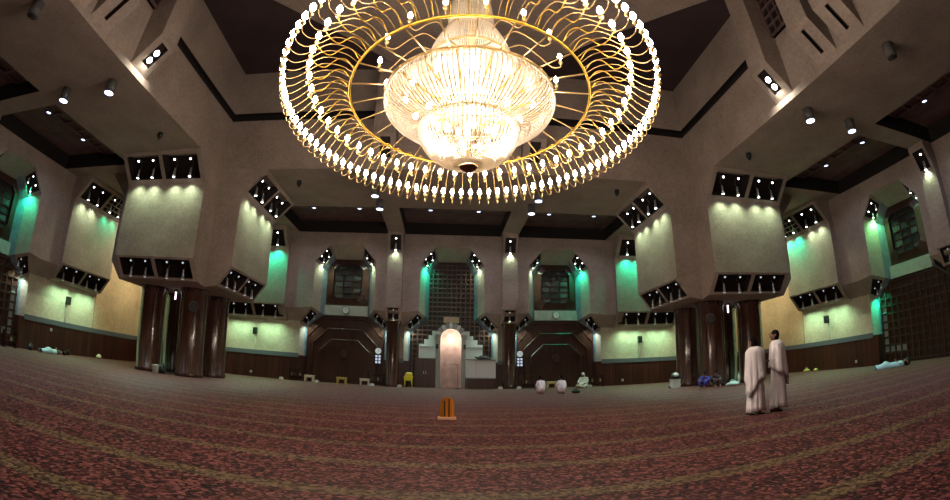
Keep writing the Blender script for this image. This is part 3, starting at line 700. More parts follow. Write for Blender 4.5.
b = MB(); b.lathe([(0, 0), (.11, 0), (.13, -.1), (.10, -.22), (0, -.28)], n=14); CAMME = b.mesh('ceiling_camera', M['black'])
b = MB(); b.lathe([(0, -.24), (.06, -.25), (.05, -.31), (0, -.33)], n=10); DOME = b.mesh('dome', M['glass'])
for x, y, l in ((-12.65, 7.4, 'black ceiling camera on beam near the bucket pier'), (12.3, 7.4, 'black ceiling camera on beam near the blue-person pier'),
                (-7.75, 12.8, 'black ceiling camera on far beam, bucket-pier side'), (7.85, 12.65, 'black ceiling camera on far beam, blue-person side')):
    o = link('ceiling_camera', CAMME, loc=(x, y, ZB)); tag(o, l, 'camera', 'ceiling cameras'); link('dome', DOME, o)
b = MB(); b.lathe([(.12, 0), (.2, 0), (.2, -.04), (.13, -.05), (.12, 0)], n=18); DR = b.mesh('ring', M['greycan'])
b = MB(); b.lathe([(0, -.015), (.125, -.015)], n=16); DL = b.mesh('lens', M['lampb'])
SIDE = {'far': 'far aisle', 'left': 'bucket-side aisle', 'right': 'blue-person-side aisle'}
for nm, p, q in COFF:
    k = nm.split('_')[1]
    if k == 'back': continue
    for i, pt in enumerate((p, q)):
        a = pt.x if k == 'far' else pt.y
        if k != 'far' and a < -2.5: continue
        where = {'far': 'coffer above the %s' % ('mihrab' if abs(a) < 3 else 'low tables' if a < 0 else 'kneeling men'), 'left': '%s coffer of the bucket-side aisle' % ('farthest' if a > 3 else 'middle'), 'right': '%s coffer of the blue-person-side aisle' % ('farthest' if a > 3 else 'middle')}[k]
        c = empty('ceiling_downlight', pt); tag(c, 'round recessed downlight, %s, %s one' % (where, (('first', 'second')[i])), 'ceiling light', 'coffer downlights')
        link('ring', DR, c); link('lens', DL, c)
        add_light('downlight_lamp', light_data('SPOT', 'downlight', (.86, .86, 1.0), 110, 130, .8), pt+Vector((0, 0, -.08)), (0, 0, -1), c)
for sx in (-1, 1):
    for sy in (1,):
        c = empty('ceiling_downlight', (sx*18.0, 19.0, ZB+.8)); tag(c, 'warm recessed downlight in the corner coffer behind the %s pier' % ('bucket' if sx < 0 else 'blue-person'), 'ceiling light', 'corner downlights')
        link('ring', DR, c); link('lens', DL, c)
        add_light('corner_lamp', light_data('SPOT', 'corner_lamp', (1, .82, .52), 6500, 140, .8), Vector((sx*18.0, 19.0, ZB+.7)), (sx*.35, 0.0, -1), c)
# lamps in the lower ends of the ribs
for nm, u, f, out in RIBS:
    for k, ku in enumerate((.24, .60)):
        p = f['o']+f['eu']*(f['w']*.5)+f['ew']*(f['h']*ku)-f['n']*.03
        c = empty('rib_lamp', p); Mx = Matrix((f['eu'], f['ew'], f['n'])).transposed().to_4x4(); c.matrix_world = Matrix.Translation(p) @ Mx
        tag(c, '%s bright lamp in the lit concrete rib on the %s side' % (('lower', 'upper')[k], 'bucket-pier' if nm == 'left' else 'blue-person'), 'lamp', 'rib lamps')
        b = MB(); b.tube([(0, 0, -.1), (0, 0, .0)], [.07, .13], 14); b.build('reflector', M['silver'], c)
        b = MB(); b.lathe([(0, .05), (.08, .03), (.12, .005)], n=14); b.build('lens', M['lampw'], c)
        add_light('rib_light', light_data('SPOT', 'rib_light', (1, .93, .75), 70, 120, .8), p+f['n']*.1, f['n']-out*1.3+Vector((0, 0, -.6)), c)

# ------------------------------------------------------------------ chandelier
CH = empty('chandelier', (-.12, 0, 6.2)); tag(CH, 'giant gold ring chandelier with candle bulbs around a glowing crystal bowl', 'chandelier')
bulbm = emis('candle_bulb_glow', (1.0, .82, .67), 54)
crystal = bpy.data.materials.new('crystal_beads'); crystal.use_nodes = True
nt = crystal.node_tree; N = nt.nodes; L = nt.links; N.clear()
out = N.new('ShaderNodeOutputMaterial'); tl = N.new('ShaderNodeBsdfTranslucent'); gs = N.new('ShaderNodeBsdfGlossy'); df = N.new('ShaderNodeBsdfDiffuse')
tl.inputs[0].default_value = (.92, .86, .74, 1); df.inputs[0].default_value = (.86, .80, .70, 1); gs.inputs[0].default_value = (1, .95, .85, 1); gs.inputs[1].default_value = .25
m1 = N.new('ShaderNodeMixShader'); m1.inputs[0].default_value = .5; L.new(tl.outputs[0], m1.inputs[1]); L.new(df.outputs[0], m1.inputs[2])
m2 = N.new('ShaderNodeMixShader'); m2.inputs[0].default_value = .15; L.new(m1.outputs[0], m2.inputs[1]); L.new(gs.outputs[0], m2.inputs[2]); L.new(m2.outputs[0], out.inputs[0])
def curve(pts, n=24):
    """smooth curve through points (Catmull-Rom)"""
    P = [Vector(p) for p in pts]; P = [2*P[0]-P[1]]+P+[2*P[-1]-P[-2]]; res = []
    m = len(P)-3
    for i in range(n+1):
        t = i/n*m; k = min(int(t), m-1); t -= k; a, b, c, d = P[k:k+4]
        res.append(.5*((2*b)+(c-a)*t+(2*a-5*b+4*c-d)*t*t+(3*b-a-3*c+d)*t**3))
    return res
def bulb_mesh(s=1.0):
    b = MB(); b.lathe([(0, 0), (.045*s, .02*s), (.062*s, .07*s), (.05*s, .13*s), (.02*s, .19*s), (0, .205*s)], n=8); return b.mesh('candle_bulb', bulbm)
def candle_mesh():
    b = MB(); b.lathe([(0, -.17), (.018, -.15), (.045, -.10), (.048, -.085), (.022, -.08), (.022, 0), (0, 0)], n=8)
    return b.mesh('candle_cup', M['gold'])
BULB, CUP, BULBS = bulb_mesh(.88), candle_mesh(), bulb_mesh(.8)
TILT = -.10
def arm_set(name, n, pts, r, zb, rad, bulb, off=0.0, tilt=TILT, m='gold'):
    b = MB(); b.tube(curve(pts, 18), rad, 5); me = b.mesh(name, M[m])
    for i in range(n):
        a = 2*PI*(i+off)/n; o = link(name, me, CH, mat=Matrix.Rotation(tilt, 4, 'X') @ Matrix.Rotation(a, 4, 'Z'))
        link('candle_cup', CUP, o, loc=(r, 0, zb)); link('candle_bulb', bulb, o, loc=(r, 0, zb))
HR, HZ = 2.33, -.11
arm_set('hooked_arm', 96, [(HR, 0, HZ), (2.6, 0, HZ+.10), (2.95, 0, HZ+.02), (3.22, 0, HZ-.30), (3.42, 0, HZ-.46), (3.58, 0, HZ-.42), (3.62, 0, -.42)], 3.62, -.24, .0088, BULB)
arm_set('scroll_arm', 52, [(HR, 0, HZ+.02), (2.5, 0, HZ+.20), (2.68, 0, HZ+.16), (2.86, 0, HZ-.10), (3.03, 0, HZ-.08), (3.14, 0, HZ+.02), (3.16, 0, -.10)], 3.16, .06, .0105, BULB, .5, m='gold2')
arm_set('crown_arm', 16, [(.80, 0, 1.30), (1.1, 0, 1.34), (1.4, 0, 1.0), (1.65, 0, .62), (1.82, 0, .58), (1.85, 0, .64)], 1.85, .80, .013, BULBS, .25)
def hoop(name, r, z, rad, m=None, n=96, minor=8, tilt=0.0):
    b = MB(); rows = []
    for i in range(n):
        a = 2*PI*i/n; rows.append([((r+rad*math.cos(2*PI*j/minor))*math.cos(a), (r+rad*math.cos(2*PI*j/minor))*math.sin(a), z+rad*math.sin(2*PI*j/minor)) for j in range(minor)])
    rows.append(rows[0]); b.grid(rows, True, closed=True); o = b.build(name, m or M['gold'], CH); o.rotation_euler = (tilt, 0, 0); return o
hoop('main_hoop', HR, HZ, .024, M['gold2'], tilt=TILT); hoop('bowl_rim', 1.62, .05, .035); hoop('lower_rim', .86, -.60, .03); hoop('drum_rim', .84, .95, .025); hoop('column_rim', .55, 1.75, .02)
for i in range(24):
    a = 2*PI*i/24; b = MB(); c, s = math.cos(a), math.sin(a)
    b.tube([(1.62*c, 1.62*s, .05), (HR*c, HR*s, HZ+HR*s*TILT)], .016, 5); b.build('spoke', M['gold'], CH)
for i in range(16):
    a = 2*PI*(i+.5)/16; b = MB(); c, s = math.cos(a), math.sin(a)
    b.tube([(.3*c, .3*s, -.35), (.9*c, .9*s, -.22), (1.6*c, 1.6*s, .03)], .018, 5); b.build('bowl_rib', M['gold2'], CH)
def beads(name, prof, n, rad, ringn=0):
    """curtain of bead strings following a profile"""
    b = MB(); pr = curve([(r, 0, z) for r, z in prof], 14)
    for i in range(n):
        a = 2*PI*i/n; c, s = math.cos(a), math.sin(a)
        b.tube([(p.x*c, p.x*s, p.z) for p in pr], [rad*(1+.35*(k % 2)) for k in range(len(pr))], 4, cap=False)
    for k in range(ringn):
        p = pr[int((k+.5)*len(pr)/ringn)]; rr = []
        for i in range(64):
            a = 2*PI*i/64; rr.append((p.x*math.cos(a), p.x*math.sin(a), p.z))
        b.tube(rr+[rr[0]], rad*.8, 4, cap=False)
    o = b.build(name, crystal, CH); o['kind'] = 'stuff'; return o
beads('crystal_bowl', [(1.62, .05), (1.66, -.16), (1.52, -.40), (1.2, -.60), (.88, -.68)], 112, .0115, 6)
beads('crystal_basket', [(.86, -.58), (.92, -.85), (.78, -1.14), (.46, -1.36), (.16, -1.43)], 72, .012, 5)
beads('crystal_drum', [(.84, .95), (.80, 1.18), (.68, 1.48), (.54, 1.75)], 90, .013, 3)
beads('crystal_column', [(.49, 1.75), (.47, 2.2), (.42, 2.6)], 60, .016, 4)
beads('crystal_crown', [(.42, 2.6), (.28, 3.1), (.22, 3.8)], 40, .016, 4)
b = MB(); b.lathe([(0, -1.58), (.05, -1.55), (.14, -1.50), (.17, -1.46), (.10, -1.42), (0, -1.42)], n=20); b.build('finial', mat('bronze', (.25, .13, .07), .35, metal=.9), CH)
b = MB(); b.tube([(0, 0, -1.3), (0, 0, 8.7)], .05, 8); b.build('stem', M['gold'], CH)
b = MB(); b.lathe([(.06, .02), (1.0, .035), (1.56, .03)], n=48); plm = mat('brown_baffle', (.16, .12, .08), .5)  # added opaque disc, keeps the bowl's light off the drum above
b.build('added_baffle', plm, CH)
for i, (r, z, n) in enumerate(((1.25, -.10, 12), (.8, -.35, 8), (.5, -.90, 6), (.2, -1.12, 3))):
    for k in range(n):
        a = 2*PI*(k+.3*i)/n; o = link('inner_bulb', BULB, CH, loc=(r*math.cos(a), r*math.sin(a), z))
for r, z, p in ((0, -.42, 340), (0, -.95, 750), (0, 1.3, 90)):
    add_light('bowl_light', light_data('POINT', 'bowl_light', (1, .83, .68), p, rad=.22), Vector((-.12, 0, 6.2+z)), (0, 0, -1), CH)
# ------------------------------------------------------------------ people
SKIN = mat('brown_skin', (.22, .11, .07), .55); HAIR = mat('black_hair', (.006, .005, .005), .9, spec=.1)
CLOTH = mat('white_cotton', (.84, .81, .86), .85, sheen=.2, noise=(5, .06), bump=.15); CLOTH2 = mat('white_cotton_lilac', (.80, .74, .86), .85, noise=(5, .06))
CREAMC = mat('pale_green_cotton', (.60, .66, .58), .85); BLUEC = mat('blue_cotton', (.02, .03, .30), .8); DARKC = mat('dark_cotton', (.02, .016, .03), .8)
PALEBLUE = mat('pale_blue_sheet', (.40, .66, .76), .8); GREYC = mat('grey_cotton', (.16, .17, .15), .85)
def skin_mesh(name, nodes, edges, mats, sub=1, extra=None):
    """one continuous surface grown round a skeleton: nodes = [(co, radius or (rx, ry))]"""
    me = bpy.data.meshes.new('tmp'); me.from_pydata([n[0] for n in nodes], edges, []); o = bpy.data.objects.new('tmp', me); COL.objects.link(o)
    o.modifiers.new('s', 'SKIN'); 
    for i, n in enumerate(nodes):
        r = n[1]; sv = me.skin_vertices[0].data[i]; sv.radius = r if hasattr(r, '__len__') else (r, r); sv.use_root = (i == 0)
    m = o.modifiers.new('u', 'SUBSURF'); m.levels = sub; m.render_levels = sub
    dg = bpy.context.evaluated_depsgraph_get(); dg.update(); res = bpy.data.meshes.new_from_object(o.evaluated_get(dg))
    bpy.data.objects.remove(o); bm = bmesh.new(); bm.from_mesh(res)
    if extra: 
        for e in extra: bm.from_mesh(e)
    for f in bm.faces: f.smooth = True
    out = bpy.data.meshes.new(name); bm.to_mesh(out); bm.free(); out.materials.append(mats); return out
def head_mesh(c, pitch, yaw=0, s=1.0):
    """skull with jaw, nose, brow, lips and ears; looks along +y"""
    b = MB(); rows = []; n = 20
    for i in range(13):
        ph = -PI/2+PI*i/12; row = []
        for j in range(n):
            a = 2*PI*j/n; x, y, z = math.cos(ph)*math.cos(a)*.076, math.cos(ph)*math.sin(a)*.098, math.sin(ph)*.118
            if z < -.02: k = 1-.30*min(1, (-.02-z)/.10); x *= k; y = y*k+(.018 if y > 0 else .0)
            if y > .05 and abs(x) < .022: y += .026*math.exp(-((z+.012)/.026)**2)*(1-abs(x)/.022); y += .007*math.exp(-((z+.056)/.010)**2)
            if y > .04: y += .007*math.exp(-((z-.036)/.012)**2); y -= .009*math.exp(-((z-.012)/.012)**2-((abs(x)-.032)/.016)**2)
            row.append(Vector((x, y, z)))
        rows.append(row)
    Rm = Matrix.Rotation(yaw, 3, 'Z') @ Matrix.Rotation(pitch, 3, 'X')
    T = lambda v: Vector(c)+Rm @ (Vector(v)*s)
    b.grid([[T(v) for v in r] for r in rows], True, closed=True)
    for sx in (-1, 1): b.lathe([(0, -.03), (.012, -.02), (.016, .005), (.013, .028), (0, .034)], n=8); 
    m = len(b.v)-2*5*8
    for k, sx in enumerate((-1, 1)):
        for q in range(40):
            i = m+k*40+q; v = Vector(b.v[i]); b.v[i] = tuple(T((sx*.076+v.x*.6, -.008+v.y*1.3, v.z)))
    return b.mesh('head', SKIN), T
def hand_nodes(nodes, edges, wrist, d, side_v, parent, curl=.5):
    """palm and five bent fingers"""
    d = Vector(d).normalized(); sv = Vector(side_v).normalized(); nn = d.cross(sv).normalized()
    p0 = len(nodes); w = Vector(wrist); nodes.append((tuple(w+d*.05), (.036, .018))); edges.append((parent, p0))
    for k, (o, l) in enumerate(((-.030, .062), (-.010, .075), (.010, .078), (.029, .066))):
        a = len(nodes); q = w+d*.095+sv*o
        nodes += [(tuple(q), .0095), (tuple(q+d*l*.5-nn*.01*curl), .0088), (tuple(q+d*l*.85-nn*l*.6*curl), .0075)]
        edges += [(p0, a), (a, a+1), (a+1, a+2)]
    a = len(nodes); q = w+d*.03-sv*.035; nodes += [(tuple(q), .012), (tuple(q+d*.035-sv*.022-nn*.01), .0105), (tuple(q+d*.065-sv*.026-nn*.02), .009)]; edges += [(p0, a), (a, a+1), (a+1, a+2)]
def person(label, loc, rz, J, head, head_pitch=0.0, head_yaw=0.0, hair=True, group=None, cap=None):
    """J: dict of joints (pelvis, waist, chest, neck, and per side shoulder, elbow, wrist, hip, knee, ankle, toe)"""
    root = empty('person', (loc[0], loc[1], 0), rz); tag(root, label, 'person', group)
    nodes = [(J['pelvis'], (.15, .11)), (J['waist'], (.135, .10)), (J['chest'], (.16, .115)), (J['neck'], .055), (tuple(Vector(J['neck']).lerp(Vector(head), .6)), .052)]
    edges = [(0, 1), (1, 2), (2, 3), (3, 4)]
    for s in 'LR':
        a = len(nodes); nodes += [(J['sh'+s], .052), (J['el'+s], .040), (J['wr'+s], .028)]; edges += [(2, a), (a, a+1), (a+1, a+2)]
        dv = Vector(J['wr'+s])-Vector(J['el'+s]); hand_nodes(nodes, edges, J['wr'+s], J.get('hd'+s, dv), J.get('hs'+s, (0, 1, 0) if abs(dv.normalized().y) < .8 else (1, 0, 0)), a+2)
        a = len(nodes); nodes += [(J['hi'+s], .095), (J['kn'+s], .062), (J['an'+s], .042), (J['to'+s], (.045, .028))]; edges += [(0, a), (a, a+1), (a+1, a+2), (a+2, a+3)]
    hm, T = head_mesh(head, head_pitch, head_yaw)
    link('body', skin_mesh('body', nodes, edges, SKIN, 1, [hm]), root)
    for sx in (-1, 1):
        b = MB(); b.lathe([(0, -.008), (.010, 0), (0, .008)], T((sx*.031, .090, .013)), 8); b.build('eye', M['black'], root)
    if hair:
        b = MB(); rows = []
        for i in range(8):
            ph = PI/2*(1-i/7*1.12)
            rows.append([T((math.cos(ph)*math.cos(a)*.083, math.cos(ph)*math.sin(a)*.105-.006, math.sin(ph)*.126-(.075 if math.sin(a) < -.15 else -.02)*(i/7)**2)) for a in [2*PI*j/20 for j in range(20)]])
        b.grid(rows, True, closed=True); b.build('hair' if not cap else 'cap', cap or HAIR, root)
    return root
def garment(name, root, nodes, edges, m, sub=1): return link(name, skin_mesh(name, nodes, edges, m, sub), root)
def drape(name, root, rows_z, rad, centre, m, hem=None, folds=(9, .02), n=56, thick=True, seed=0, a0=0, a1=2*PI):
    """cloth hanging round the body; rad(z,a)->(rx,ry); hem(a) gives the lower edge"""
    b = MB(); full = abs(a1-a0-2*PI) < 1e-6; rows = []; K = n if full else n+1
    for i, t in enumerate(rows_z):
        row = []
        for j in range(K):
            a = a0+(a1-a0)*j/n; zt, zb = hem(a); z = zt+(zb-zt)*t; rx, ry = rad(t, a)
            f = 1+folds[1]*t*math.sin(folds[0]*a+seed+2*math.sin(a*2+seed))+folds[1]*.5*t*math.sin(folds[0]*2.3*a+seed*2); cx, cy = centre(t)
            row.append((cx+rx*f*math.cos(a), cy+ry*f*math.sin(a), z))
        rows.append(row)
    b.grid(rows, True, closed=full); o = b.build(name, m, root)
    sm = o.modifiers.new('thickness', 'SOLIDIFY'); sm.thickness = .012; sm.offset = 1; return o
def standing(h, lean=0.0, arm='hang'):
    k = h/1.72
    J = dict(pelvis=(0, 0, .93), waist=(0, .01, 1.10), chest=(0, 0, 1.28), neck=(0, -.01, 1.44), shL=(-.15, 0, 1.37), shR=(.15, 0, 1.37), hiL=(-.09, 0, .88), hiR=(.09, 0, .88), knL=(-.10, .02, .49), knR=(.10, .02, .49), anL=(-.11, -.02, .08), anR=(.11, -.02, .08), toL=(-.12, .13, .03), toR=(.12, .13, .03))
    J.update(elL=(-.165, .0, 1.10), elR=(.165, .0, 1.10), wrL=(-.12, .10, .95), wrR=(.15, .09, .90), shL=(-.14, 0, 1.36), shR=(.14, 0, 1.36))
    if arm == 'front': J.update(elL=(-.165, .02, 1.12), elR=(.165, .0, 1.10), wrL=(-.09, .15, 1.06), wrR=(.14, .06, .90), hdL=(.35, 1, .05))
    return {a: tuple(c*k for c in v) for a, v in J.items()}, k
def ihram(root, k, seed, back_drop, m):
    # lower wrap
    drape('waist_wrap', root, [i/9 for i in range(10)], lambda t, a: ((.165+.045*t)*k, (.135+.05*t)*k), lambda t: (0, .0), m, lambda a: (1.03*k, (.075+.02*math.sin(2*a+seed))*k), (8, .09), seed=seed)
    # upper cloth thrown over both shoulders
    prof = [0, .03, .08, .16, .3, .45, .6, .75, .88, 1]
    def rad(t, a):
        g = min(1, t/.14); s = g**.55
        return ((.072+.148*s+.02*max(0, t-.2))*k, (.07+.088*s+.05*max(0, t-.1))*k)
    drape('shoulder_cloth', root, prof, rad, lambda t: (0, -.012*k), m, lambda a: (1.475*k, (back_drop(a))*k), (9, .10), seed=seed+1)
J, k = standing(1.72, arm='front')
pB = person('man in white cloths standing, head tilted back, looking up', (6.33, .19), math.radians(50), J, (0, .035*k, 1.585*k), .52, 0.05, group=None)
ihram(pB, k, 1.3, lambda a: .92-.36*max(0, math.cos(a+1.2))**3-.12*max(0, math.cos(a+2.6)), CLOTH)
J, k = standing(1.60)
pA = person('shorter man in white cloths seen from behind, dark hair, beside the taller one', (5.70, .19), math.radians(-12), J, (0, .05*k, 1.575*k), -.22, .15)
ihram(pA, k, 4.1, lambda a: .92-.52*max(0, math.cos(a-PI-.45))**2-.16*max(0, math.cos(a+1.0))**4, CLOTH)
for o in (pA, pB): 
    for sx in (-1, 1):
        b = MB(); b.box((sx*.12, .055, .012), (.095, .27, .024)); s = b.build('sandal', M['dark'], o)
def kneel(label, loc, rz, m, group=None, bow=.10, h=.74):
    J = dict(pelvis=(0, 0, .23), waist=(0, .03, .34), chest=(0, bow, .52), neck=(0, bow+.03, .67), shL=(-.14, bow, .58), shR=(.14, bow, .58), elL=(-.19, bow+.05, .36), elR=(.19, bow+.05, .36), wrL=(-.14, .28, .27), wrR=(.14, .28, .27),
             hiL=(-.09, .03, .20), hiR=(.09, .03, .20), knL=(-.13, .38, .10), knR=(.13, .38, .10), anL=(-.08, -.08, .06), anR=(.08, -.08, .06), toL=(-.07, -.22, .03), toR=(.07, -.22, .03))
    r = person(label, loc, rz, J, (0, bow+.06, .80), -.25, 0, group=group)
    garment('robe', r, [((0, -.10, .13), (.17, .13)), ((0, 0, .22), (.19, .17)), ((0, .03, .34), (.185, .15)), ((0, bow, .52), (.19, .145)), ((0, bow+.02, .64), .085), ((-.15, bow, .57), .085), ((-.20, bow+.05, .36), .07), ((-.15, .24, .28), .06), ((.15, bow, .57), .085), ((.20, bow+.05, .36), .07), ((.15, .24, .28), .06), ((-.13, .34, .13), .11), ((.13, .34, .13), .11)],
            [(0, 1), (1, 2), (2, 3), (3, 4), (3, 5), (5, 6), (6, 7), (3, 8), (8, 9), (9, 10), (1, 11), (1, 12)], m)
    return r
kneel('kneeling man in white robe, back turned, nearer the pulpit', (4.20, 14.45), .05, CLOTH2)
kneel('kneeling man in white robe beside the dark green bag', (5.10, 14.0), -.05, CLOTH2)
def seated(label, loc, rz, m, cap=None, up=False, hair=True, leg=None):
    if up:
        J = dict(pelvis=(0, 0, .13), waist=(0, .0, .27), chest=(0, .05, .44), neck=(0, .10, .57), shL=(-.18, .05, .50), shR=(.18, .05, .50), elL=(-.24, .20, .38), elR=(.24, .20, .38), wrL=(-.08, .38, .36), wrR=(.08, .38, .36), hdL=(1, .2, 0), hdR=(-1, .2, 0), hsL=(0, .2, 1), hsR=(0, .2, 1),
                 hiL=(-.09, .04, .13), hiR=(.09, .04, .13), knL=(-.14, .34, .42), knR=(.14, .34, .42), anL=(-.12, .46, .07), anR=(.12, .46, .07), toL=(-.13, .60, .035), toR=(.13, .60, .035))
        G = [((0, 0, .15), (.19, .17)), ((0, .0, .28), (.175, .14)), ((0, .05, .45), (.19, .135)), ((0, .09, .55), .075), ((-.19, .05, .49), .075), ((-.25, .20, .38), .065), ((-.12, .36, .36), .05), ((.19, .05, .49), .075), ((.25, .20, .38), .065), ((.12, .36, .36), .05), ((-.14, .33, .40), .095), ((-.12, .45, .13), .07), ((.14, .33, .40), .095), ((.12, .45, .13), .07)]
        E = [(0, 1), (1, 2), (2, 3), (2, 4), (4, 5), (5, 6), (2, 7), (7, 8), (8, 9), (0, 10), (10, 11), (0, 12), (12, 13)]
        hd = (0, .155, .66)
    else:
        J = dict(pelvis=(0, 0, .12), waist=(0, .01, .28), chest=(0, .03, .46), neck=(0, .05, .60), shL=(-.18, .03, .53), shR=(.18, .03, .53), elL=(-.25, .08, .34), elR=(.25, .08, .34), wrL=(-.18, .28, .24), wrR=(.18, .28, .24),
                 hiL=(-.10, .03, .12), hiR=(.10, .03, .12), knL=(-.33, .28, .11), knR=(.33, .28, .11), anL=(.08, .30, .06), anR=(-.08, .36, .06), toL=(.20, .30, .05), toR=(-.20, .38, .05))
        G = [((0, 0, .15), (.21, .18)), ((0, .01, .30), (.185, .145)), ((0, .03, .47), (.20, .135)), ((0, .04, .565), .08), ((-.19, .03, .52), .08), ((-.26, .08, .35), .072), ((-.20, .24, .26), .055), ((.19, .03, .52), .08), ((.26, .08, .35), .072), ((.20, .24, .26), .055), ((-.32, .27, .12), .10), ((.02, .32, .09), .08), ((.32, .27, .12), .10)]
        E = [(0, 1), (1, 2), (2, 3), (2, 4), (4, 5), (5, 6), (2, 7), (7, 8), (8, 9), (0, 10), (10, 11), (0, 12)]
        hd = (0, .085, .70)
    r = person(label, loc, rz, J, hd, -.1, 0, hair=hair, cap=cap); garment('robe', r, G, E, m); return r
seated('person in pale robe and white cap sitting cross-legged facing sideways', (8.0, 19.9), 2.3, CREAMC, cap=CLOTH).scale = (1.18, 1.18, 1.18)
seated('person in blue clothes sitting hunched against the pier columns', (10.95, 10.75), math.radians(128), BLUEC, up=True)
seated('person in dark clothes sitting behind the blue-clothed one', (11.65, 11.05), math.radians(165), DARKC, up=True)
def lying(label, loc, rz, sheet, top=None):
    J = dict(pelvis=(0, 0, .13), waist=(0, .18, .13), chest=(0, .38, .14), neck=(0, .55, .13), shL=(-.17, .46, .13), shR=(.17, .46, .13), elL=(-.25, .22, .09), elR=(.24, .25, .10), wrL=(-.20, -.02, .10), wrR=(.10, .16, .26), hiL=(-.09, -.06, .13), hiR=(.09, -.06, .13),
             knL=(-.11, -.42, .14), knR=(.12, -.38, .26), anL=(-.10, -.82, .07), anR=(.12, -.72, .07), toL=(-.12, -.86, .20), toR=(.13, -.80, .17))
    r = person(label, loc, rz, J, (0, .70, .12), PI/2-.2, 0)
    b = MB(); rows = []
    for i in range(15):
        t = i/14; y = -.92+1.02*t if top else -.92+1.40*t; w = .24+.09*math.sin(t*PI); hgt = .20+.11*math.exp(-((y+.38)/.14)**2)+.05*t
        rows.append([(w*math.cos(PI*j/12)*(1+.08*math.sin(i*1.3+j)), y+.02*math.sin(j*2.0), .012+hgt*math.sin(PI*j/12)**.7) for j in range(13)])
    b.grid(rows); o = b.build('sheet', sheet, r); o.modifiers.new('thickness', 'SOLIDIFY').thickness = .014
    if top: garment('shirt', r, [((0, .12, .15), (.17, .13)), ((0, .36, .15), (.19, .14)), ((0, .50, .14), .085), ((-.2, .42, .13), .08), ((-.26, .22, .10), .065), ((.2, .42, .13), .08), ((.25, .26, .11), .065)], [(0, 1), (1, 2), (1, 3), (3, 4), (1, 5), (5, 6)], top)
    return r
lying('person lying under a pale blue sheet with grey shirt by dark wainscot', (-21.0, 11.4), math.radians(-12), PALEBLUE, GREYC)
lying('person lying wrapped in a pale blue sheet on carpet near lattice doors', (18.75, 6.05), math.radians(-128), PALEBLUE)

# ------------------------------------------------------------------ things standing about
def bag(label, loc, s, m, cat='bag', seed=1, name='bag', handle=True):
    c = empty(name, (loc[0], loc[1], 0)); tag(c, label, cat); rd = random.Random(seed); b = MB(); rows = []
    ph = [rd.uniform(0, 6) for _ in range(4)]
    for i in range(9):
        t = i/8; rr = (math.sin(PI*min(1, .12+t*.86))**.6)*(1-.35*t)
        rows.append([(s[0]*rr*(1+.16*math.sin(3*a+ph[0]+t*3)+.08*math.sin(5*a+ph[1]))*math.cos(a), s[1]*rr*(1+.14*math.sin(2*a+ph[2]+t*2))*math.sin(a), s[2]*(t if t > 0 else 0)*(1+.1*math.sin(2*a+ph[3])*t)) for a in [2*PI*j/18 for j in range(18)]])
    b.grid(rows, True, closed=True); b.face(rows[0][::-1]); b.face(rows[-1]); b.build('body', m, c)
    if handle:
        b = MB(); b.tube(curve([(-s[0]*.35, 0, s[2]*.92), (-s[0]*.25, 0, s[2]*1.25), (s[0]*.25, 0, s[2]*1.25), (s[0]*.35, 0, s[2]*.92)], 12), .012, 5); b.build('handle', m, c)
    return c
bag('dark green bag lying on carpet beside the kneeling man', (5.85, 14.3), (.24, .16, .20), mat('dark_green_cloth', (.01, .03, .015), .8), seed=3)
bag('small yellow bag lying by the side wall', (21.4, 15.0), (.30, .22, .24), mat('olive_yellow', (.42, .34, .10), .6), seed=5)
bag('second yellow pouch touching the yellow bag by the side wall', (21.8, 14.55), (.22, .18, .18), mat('olive_yellow_pale', (.42, .42, .10), .6), seed=8, handle=False)
bag('small cream bundle lying by the dark side wall wainscot', (-21.7, 16.2), (.24, .2, .26), mat('cream_cloth', (.62, .58, .36), .7), seed=6, handle=False)
bag('dark lumpy bag beside the white bucket at the pier', (-13.55, 11.75), (.22, .2, .42), M['black'], seed=9)
bag('dark bag behind the head of the lying person in grey shirt', (-21.6, 13.15), (.2, .18, .34), M['black'], seed=11)
bag('dark bag beside the feet of the lying person in grey shirt', (-21.8, 10.25), (.2, .18, .34), M['black'], seed=12)
bag('dark bag at the head of the person wrapped in pale blue sheet', (19.75, 5.9), (.24, .22, .34), M['black'], seed=14)
bag('white plastic bag lying beside the pier columns and bottle', (12.75, 11.15), (.42, .26, .20), mat('white_teal_plastic', (.52, .72, .70), .3), seed=15)
c = empty('bottle', (13.25, 11.35, 0)); tag(c, 'upright clear water bottle beside the white plastic bag at pier', 'bottle')
b = MB(); b.lathe([(0, 0), (.06, .0), (.062, .38), (.055, .44), (.022, .52), (.022, .56), (0, .56)], n=14); b.build('body', mat('bottle_plastic', (.62, .66, .66), .2), c)
b = MB(); b.lathe([(0, .555), (.027, .555), (.027, .59), (0, .592)], n=12); b.build('cap', M['white'], c)
c = empty('bucket', (-13.65, 11.3, 0)); tag(c, 'white bucket on the carpet at the foot of the pier columns', 'bucket')
b = MB(); b.lathe([(0, .0), (.13, 0), (.175, .36), (.185, .37), (.18, .385), (.165, .37), (.125, .02), (0, .02)], n=20); b.build('body', M['white'], c)
b = MB(); b.tube(curve([(-.178, 0, .35), (-.13, .1, .25), (0, .20, .20), (.13, .1, .25), (.178, 0, .35)], 14), .006, 5); b.build('handle', M['silver'], c)
c = empty('storage_box', (11.15, 14.1, 0)); tag(c, 'white box carrying a dark bundle, beside the blue-person pier', 'box')
b = MB(); b.box((0, 0, .20), (.46, .34, .40)); b.build('body', M['white'], c); b = MB(); b.box((0, 0, .415), (.49, .37, .035)); b.build('lid', M['cream'], c)
o = bag('dark and white bundle resting on top of the white box', (11.15, 14.1), (.30, .22, .34), M['black'], seed=21, handle=False); o.location.z = .435
b = MB(); b.lathe([(.0, .0), (.17, .03), (.14, .16), (0, .22)], (0.02, -.10, .12), 12); b.build('white_cloth', M['white'], o)
